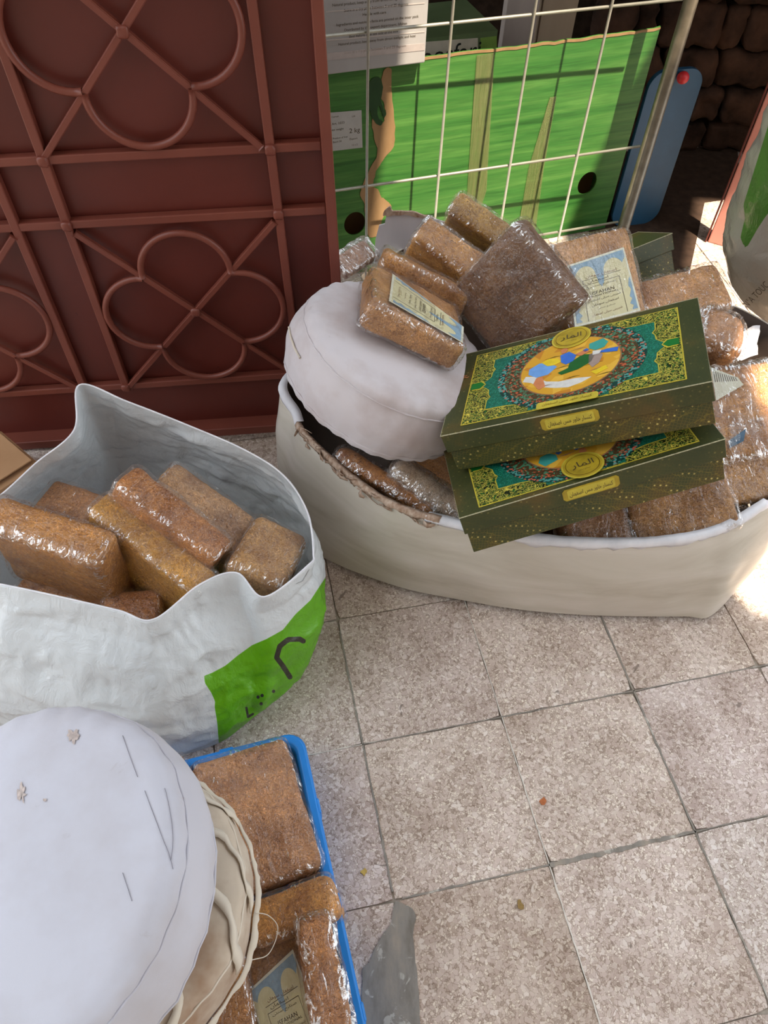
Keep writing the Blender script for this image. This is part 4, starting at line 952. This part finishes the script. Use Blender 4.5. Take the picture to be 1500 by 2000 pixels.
# ================================================================== GIFT BOXES
def giftbox(lab, c, d, a, n, flip=False, push=1.0, design=True):
    c = CAM+(np.array(c)-CAM)*push; a = unit(a); n = np.array(n, float); n = unit(n-a*(n@a)); b = np.cross(n, a); h = np.array(d)/2
    root = empty('gift_box', c-n*h[2], lab, 'gift box', 'olive green gift boxes'); ax = [a, b, n]
    lh = .034; zt = h[2]
    o = boxo('lid', c+n*(zt-lh/2), (h[0], h[1], lh/2), M['lid'], root, ax, .0012)
    o = boxo('base', c+n*((-zt+zt-lh)/2), (h[0]-.004, h[1]-.004, (2*zt-lh)/2-.0003), M['base'], root, ax, .0012)
    e = [(-1, -1), (1, -1), (1, 1), (-1, 1)]
    add('worn_edge', *tube([c+a*h[0]*x+b*h[1]*y+n*(zt-.0006) for x, y in e], .0009, 5, True), M['worn'], root)
    if not design: return root
    P = c+n*zt; f = -1 if flip else 1; A, B = a*f, b*f
    def pr(name, pl, mt, lay, par=root, hole=None): return add(name, *shape([pl]+([hole] if hole else []), .00025, P, A, B, n, .0001+.0003*lay), M[mt], par)
    X, Y = .168, .107
    pr('gold_frame', [(-X, -Y), (X, -Y), (X, Y), (-X, Y)], 'gold', 1)
    pr('printed_field', [(-X+.002, -Y+.002), (X-.002, -Y+.002), (X-.002, Y-.002), (-X+.002, Y-.002)], 'fili', 2)
    # teal cross-shaped field with stepped corners
    def tealp(g):
        q = []
        base = [(.060-g*.5, Y-.003), (.062, .088+g), (.078, .080+g), (.100, .076+g), (.131+g, .075+g), (.131+g, .052), (.126+g, .042), (.130+g, .034), (.131+g, .020), (.137+g, .012), (.1445+g*1.3, .005), (.150+g, 0)]
        q += base; q += [(x, -y) for x, y in base[-2::-1]]; q += [(-x, -y) for x, y in base]; q += [(-x, y) for x, y in base[-2::-1]]
        return q
    pr('gold_outline', tealp(.0016), 'gold', 3); pr('teal_field', tealp(0), 'teal', 4)
    for s in (-1, 1):
        pd = [(s*.1405, 0), (s*.148, .010), (s*(X-.004), .009), (s*(X-.004), -.009), (s*.148, -.010)]
        if s < 0: pd = pd[::-1]
        pr('pendant', [(x*1.0-s*.002, y*1.25) for x, y in pd], 'gold', 5); pr('pendant', pd, 'pgreen', 6)
    pr('floral_ring', [(p[0], max(-Y+.003, min(Y-.003, p[1]))) for p in circ((0, 0), .118, 48, .112)], 'floral2', 6)
    pr('floral_ring', circ((0, 0), .106, 48, .100), 'floral', 7)
    pr('picture_border', circ((0, 0), .0805, 48, .0815), 'p_brown', 8)
    pic = pr('picture', circ((0, 0), .0785, 48, .0795), 'pic', 9); tag(pic, label='oval ochre picture with riders in blue and green')
    R9, T9 = MWS[root.name]
    sub(pic, root)
    def pf(pl, mt, lay=10): return pr('picture_patch', pl, mt, lay, pic)
    pf([(-.074, -.022), (-.060, -.030), (-.045, -.048), (-.02, -.060), (0, -.066), (.02, -.060), (.035, -.050), (.01, -.044), (-.015, -.044), (-.035, -.036), (-.055, -.014), (-.070, -.008)], 'p_white')
    pf([(-.066, .012), (-.050, .024), (-.034, .020), (-.020, .002), (-.034, -.016), (-.052, -.018), (-.066, -.004)], 'p_sky')
    pf([(-.046, .024), (-.034, .032), (-.020, .026), (-.014, .014), (-.026, .008), (-.036, .010)], 'p_yellow', 11)
    pf([(-.016, .034), (-.002, .040), (.010, .024), (.006, .008), (-.006, .002), (-.014, .012)], 'p_blue', 11)
    pf([(-.016, .050), (-.008, .056), (-.004, .048), (-.008, .038), (-.014, .038)], 'p_red', 12)
    pf([(0, .004), (.020, .022), (.040, .014), (.034, -.006), (.014, -.020), (-.012, -.026), (-.018, -.018), (-.002, -.010)], 'p_dkgreen', 11)
    pf([(.008, .026), (.022, .034), (.032, .026), (.018, .018)], 'p_red', 12)
    pf([(.030, .050), (.052, .058), (.060, .044), (.054, .030), (.040, .026), (.030, .036)], 'p_teal', 11)
    pf([(.030, .016), (.044, .022), (.052, .008), (.046, -.014), (.036, -.024), (.030, -.010)], 'p_grey', 11)
    pf([(.040, .018), (.058, .022), (.076, .020), (.074, .008), (.056, .012)], 'p_blue', 12)
    pf([(.036, .024), (.050, .022), (.046, .012), (.036, .012)], 'p_white', 13)
    pf([(.020, .034), (.026, .038), (.030, .032), (.024, .026)], 'p_blue', 12)
    pf([(-.052, -.020), (-.042, -.020), (-.036, -.050), (-.046, -.056), (-.056, -.036)], 'p_red', 11)
    pf([(.034, -.036), (.056, -.026), (.060, -.036), (.042, -.046)], 'p_yellow', 11)
    for k_ in range(12):
        x0 = -.05+.1*((k_*37) % 12)/12; y0 = -.05+.1*((k_*53) % 11)/11; pf([(x0, y0), (x0+.016, y0+.004), (x0+.026, y0+.002), (x0+.014, y0+.001)], 'gold_dark' if k_ % 2 else 'p_brown', 10)
    def oct_(cx, cy, w, hh, r=.003): return [(cx-w, cy-hh+r), (cx-w+r, cy-hh), (cx+w-r, cy-hh), (cx+w, cy-hh+r), (cx+w, cy+hh-r), (cx+w-r, cy+hh), (cx-w+r, cy+hh), (cx-w, cy+hh-r)]
    m1 = add('medallion', *shape([circ((0, .084), .0325, 32, .0325)], .0006, P, A, B, n, .0042), M['gold'], root); sub(m1, root)
    for r, mt, lay in ((.0295, 'gold_in', .0049), (.0262, 'gold_dark', .0051), (.0248, 'gold_in', .0053)):
        add('medallion_ring', *shape([circ((0, .084), r, 32)], .0002, P, A, B, n, lay), M[mt], m1)
    rot = math.pi if flip else 0
    def pt_text(s, cx, cy, wd, hh, PP, AA, BB, nn, off, mt='ink', par=None):
        V, Fc = textvf(s)
        if not len(V): return
        w = V[:, 0].max()-V[:, 0].min(); h_ = V[:, 1].max()-V[:, 1].min()
        x = (V[:, 0]-(V[:, 0].max()+V[:, 0].min())/2)*wd/w; y = (V[:, 1]-(V[:, 1].max()+V[:, 1].min())/2)*hh/h_
        add('lettering', PP+np.outer(cx+x, AA)+np.outer(cy+y, BB)+nn*off, Fc, M[mt], par or root)
    pt_text(AR['med'], 0, .084*f, .034, .018, P, a, b, n, .0062, par=m1)
    pt_text(AR['line2'], 0, .084*f-.013, .018, .004, P, a, b, n, .0062, par=m1)
    if not flip:
        ct = add('cartouche', *shape([oct_(0, -.104, .046, .0085)], .0006, P, A, B, n, .0042), M['gold'], root); sub(ct, root)
        pt_text(AR['cart'], 0, -.104, .074, .008, P, a, b, n, .0055, 'gold_dark', ct)
    for (gx, gy) in ((-.183, .045),) if not flip else ():
        pt_text('~', gx, gy, .010, .004, P, a, b, n, .0008, 'p_red'); pt_text('~', gx+.004, gy-.006, .010, .004, P, a, b, n, .0008, 'p_red')
    Pf = c-b*h[1]+n*(zt-.017); nf = -b
    ct = add('cartouche', *shape([oct_(0, 0, .043, .0105, .004)], .0007, Pf, a, n, nf, .0002), M['gold_in'], root); sub(ct, root)
    add('cartouche_field', *shape([oct_(0, 0, .036, .0085, .002)], .0003, Pf, a, n, nf, .0010), M['gold'], ct)
    pt_text(AR['cart'], 0, -.001, .066, .010, Pf, a, n, nf, .0016, par=ct)
    return root
giftbox('upper ornate green gift box of the pair tilted across the tub', (.2995, .9421, .4439), (.3984, .2473, .0751), (.897, -.096, .431), (-.403, .221, .888), False, 1.0)
giftbox('lower ornate green gift box, half hidden under its twin and overhanging the tub rim', (.3061, .8635, .3571), (.4018, .2353, .0767), (.934, .174, .312), (-.348, .243, .905), True, 1.0)
# third one behind, seen from its end
gc = atz(1313, 455, .40); ga = unit((.86, .42, .14)); gn = np.array([-.15, .48, .86]); gn = unit(gn-ga*(gn@ga)); gb3 = np.cross(gn, ga)
giftbox('plain end of a green gift box standing behind the ISFAHAN package', gc-ga*.065+gb3*.06-gn*.047, (.13, .12, .094), ga, gn, False, 1.0, False)

# ================================================================== WHITE BAG WITH GREEN PRINT
def sdf(poly, Q):
    P = np.array(poly, float); n = len(P); d = np.full(len(Q), 1e9); inside = np.zeros(len(Q), bool)
    for i in range(n):
        a, b = P[i], P[(i+1) % n]; e = b-a; w = Q-a; t = np.clip((w@e)/(e@e), 0, 1); d = np.minimum(d, np.linalg.norm(w-t[:, None]*e, axis=1))
        c = ((a[1] > Q[:, 1]) != (b[1] > Q[:, 1])) & (Q[:, 0] < (b[0]-a[0])*(Q[:, 1]-a[1])/(b[1]-a[1]+1e-12)+a[0]); inside ^= c
    return np.where(inside, -d, d)
def seg(pts, Q, w):
    d = np.full(len(Q), 1e9)
    for a, b in zip(pts[:-1], pts[1:]):
        a, b = np.array(a, float), np.array(b, float); e = b-a; k = Q-a; t = np.clip((k@e)/(e@e+1e-9), 0, 1); d = np.minimum(d, np.linalg.norm(k-t[:, None]*e, axis=1))
    return d-w
def projv(V):
    d = V-CAM; z = d@FWD; return np.stack([750+F*(d@RGT)/z, 1000-F*(d@UPV)/z], 1)
def setattr_(me, name, val):
    a = me.attributes.new(name, 'FLOAT', 'POINT'); a.data.foreach_set('value', np.asarray(val, np.float32))
brim = [(155, 752, .40), (250, 785, .38), (370, 832, .35), (480, 880, .33), (555, 930, .31), (600, 1000, .29), (612, 1080, .28), (602, 1104, .285), (516, 1166, .285), (462, 1119, .30), (390, 1142, .30), (300, 1210, .295), (230, 1192, .30), (100, 1162, .305), (0, 1141, .30), (-110, 1120, .28), (-140, 1050, .28), (-60, 1000, .30), (0, 968, .31), (70, 905, .33), (145, 840, .37)]
BR = np.array([atz(*p) for p in brim])
BB = np.array([(-.50, .96), (-.43, .95), (-.34, .93), (-.26, .88), (-.20, .81), (-.165, .74), (-.15, .67), (-.162, .604), (-.209, .552), (-.235, .522), (-.265, .497), (-.33, .473), (-.41, .47), (-.5, .475), (-.6, .49), (-.68, .53), (-.72, .60), (-.72, .72), (-.68, .82), (-.62, .90), (-.56, .95)]); BB = np.column_stack([BB, np.full(len(BB), .004)])
SB = 22; RB = catmull(BR, SB, True); Bb = catmull(BB, SB, True); NB = len(RB); MR = 90; bc = np.array([-.40, .72, 0])
# keep the notch corners crisp
rowsb = []
for i in range(MR+1):
    f = i/MR; Q = Bb*(1-f)+RB*f; O = Q-bc; O[:, 2] = 0; O /= np.linalg.norm(O, axis=1, keepdims=True)
    bul = .032*math.sin(math.pi*min(1, f*1.15))**.8 if f*1.15 < 1 else 0
    env = min(1, (1-f)*8+.15)*min(1, f*6)
    w = ridge(Q*np.array([10, 10, 16])+3, 5, 4)*.0075*env+ridge(Q*np.array([26, 26, 15])+fbm(Q*9, 4)[:, None]*1.2, 8, 4)*.0046*env+fbm(Q*5, 2)*.012*env
    Q = Q+O*(bul+w)[:, None]; rowsb.append(Q)
VB = np.concatenate(rowsb); FB = []
for j in range(MR):
    for k_ in range(NB): m = (k_+1) % NB; FB.append((j*NB+k_, j*NB+m, (j+1)*NB+m, (j+1)*NB+k_))
bag = empty('plastic_bag', (-.40, .72, 0), 'open white plastic bag with a bright green printed side, holding wrapped packages', 'bag')
me = mesh('film', VB-MWS[bag.name][1], FB, True); QP = projv(VB)
near = (VB[:, 1] < .80)
g = sdf([(640, 1120), (606, 1172), (576, 1200), (552, 1230), (520, 1248), (492, 1260), (464, 1280), (440, 1300), (414, 1314), (398, 1320), (400, 1334), (412, 1352), (420, 1370), (419, 1380), (424, 1410), (428, 1460), (440, 1520), (700, 1500), (700, 1100)], QP)
setattr_(me, 'green_print', np.where(near, g, 50)*1.0)
kb_ = seg([(592, 1252), (585, 1248), (562, 1249), (546, 1262), (540, 1284), (552, 1300), (566, 1322)], QP, 5)
for p in ((504, 1361), (512, 1358), (534, 1350), (510, 1374)): kb_ = np.minimum(kb_, seg([p, p], QP, 3.2)) if False else np.minimum(kb_, np.linalg.norm(QP-np.array(p), axis=1)-3.4)
kb_ = np.minimum(kb_, seg([(481, 1382), (484, 1400), (494, 1394)], QP, 2.4))
setattr_(me, 'black_print', np.where(near, kb_, 50))
ob_ = link('film', me, M['bag'], bag); sm = ob_.modifiers.new('s', 'SOLIDIFY'); sm.thickness = .0010; sm.offset = 0
add('rolled_edge', *tube(RB[::2], .0016, 6, True), M['bag2'] if False else M['rim'], bag, True)
add('bottom', *shape([[tuple(p[:2]) for p in Bb[::6]]], .002, (0, 0, .002), np.array([1., 0, 0]), np.array([0, 1., 0]), Z, 0), M['rim'], bag)
bvBag = bvh_world(VB, FB)
V = [hit(bvBag, x, y, .0015) for x, y in ((601, 1104), (592, 1112), (576, 1140), (590, 1134), (602, 1112))]
if all(v is not None for v in V): add('torn_hole', V, [(0, 1, 2, 3, 4)], M['inside'], bag)

# second bag at the right edge
b2r = empty('plastic_bag', (.90, 1.5, .18), 'white bag with green print hanging by the red post at the right edge', 'bag')
sl = [(0.004, .03, .04, .02, -.06), (.03, .09, .10, .02, -.03), (.075, .145, .14, .01, 0), (.12, .172, .16, 0.01, 0), (.2, .20, .17, 0, 0), (.3, .205, .17, .0, 0), (.42, .21, .17, 0, 0), (.55, .215, .16, .01, 0), (.68, .19, .12, .02, 0), (.78, .15, .07, .03, 0)]
sl = np.array([(z, rx, ry, ox, oy) for z, rx, ry, ox, oy in sl]); SLc = catmull(sl, 8); V = []; NS = 120
for r_ in SLc:
    for k_ in range(NS):
        a = 2*math.pi*k_/NS; ca, sa = math.cos(a), math.sin(a); e = .8
        V.append((1.03+r_[3]+r_[1]*math.copysign(abs(ca)**e, ca), 1.76+r_[4]+r_[2]*math.copysign(abs(sa)**e, sa), r_[0]))
V = np.array(V); O = V-np.array([1.03, 1.76, 0]); O[:, 2] = 0; O /= np.linalg.norm(O, axis=1, keepdims=True)+1e-9
V = V+O*(ridge(V*np.array([9, 9, 14]), 12, 4)*.010+ridge(V*22, 4, 2)*.003)[:, None]; V = CAM+(V-CAM)*.86; Fc = []
for j in range(len(SLc)-1):
    for k_ in range(NS): m = (k_+1) % NS; Fc.append((j*NS+k_, j*NS+m, (j+1)*NS+m, (j+1)*NS+k_))
Fc.append(tuple(range(NS))[::-1])
me = mesh('film', V-MWS[b2r.name][1], Fc, True); QP = projv(V)
gg = sdf([(1456, 488), (1446, 464), (1455, 426), (1452, 400), (1480, 310), (1505, 230), (1650, 200), (1650, 330), (1500, 416), (1480, 446)], QP)
setattr_(me, 'green_print', np.where(V[:, 1] < 1.60, gg, 50)); setattr_(me, 'black_print', np.full(len(V), 50.0))
o = link('film', me, M['bag2'], b2r); sm = o.modifiers.new('s', 'SOLIDIFY'); sm.thickness = .001
bv2 = bvh_world(V, Fc); X0 = hit(bv2, 1466, 588, .006); X1 = hit(bv2, 1498, 552, .006)
if X0 is not None and X1 is not None:
    e = unit(X1-X0); nn = unit(-ray(1480, 570)); nn = unit(nn-e*(nn@e)); w = np.cross(nn, e); Vt, Ft = textvf('N\u00b0A TOUC')
    wd = np.linalg.norm(X1-X0)*1.25; s_ = wd/(Vt[:, 0].max()-Vt[:, 0].min()); add('lettering', (X0+X1)/2+np.outer(Vt[:, 0]*s_, e)+np.outer(Vt[:, 1]*s_, w)+nn*.004, Ft, M['ink'], b2r)
tz = V[:, 2].max(); tc_ = V[V[:, 2] > tz-.02].mean(0)
for dx in (-.05, .05):
    add('handle', *tube(catmull([tc_+np.array([dx, 0, -.01]), tc_+np.array([dx*.6, .10, .12]), np.array([q0[0]+.03, q0[1]-.03, 1.18])], 8), .005, 6), M['bag2'], b2r, True)
boxo('hook', (q0[0]+.03, q0[1]-.02, 1.175), (.006, .03, .005), M['pole'], leaf, np.eye(3), .001)
# crumpled paper label between the tub and the second bag
pc0 = atz(1452, 672, .27); wv = []; Fc = []
for i in range(9):
    for j in range(9):
        x, y = (i-4)/4, (j-4)/4; wv.append(pc0+np.array([.034*x, .022*y+.012*x, .02*y])+Z*.006*fbm(np.array([[x*2.2, y*2.2, 0]]), 4)[0]*2)
for i in range(8):
    for j in range(8): Fc.append((i*9+j, (i+1)*9+j, (i+1)*9+j+1, i*9+j+1))
o = add('crumpled_paper', wv, Fc, M['white_card'], None); sm = o.modifiers.new('s', 'SOLIDIFY'); sm.thickness = .0008; tag(o, 'crumpled white paper scrap on the right rim of the tub', 'paper')
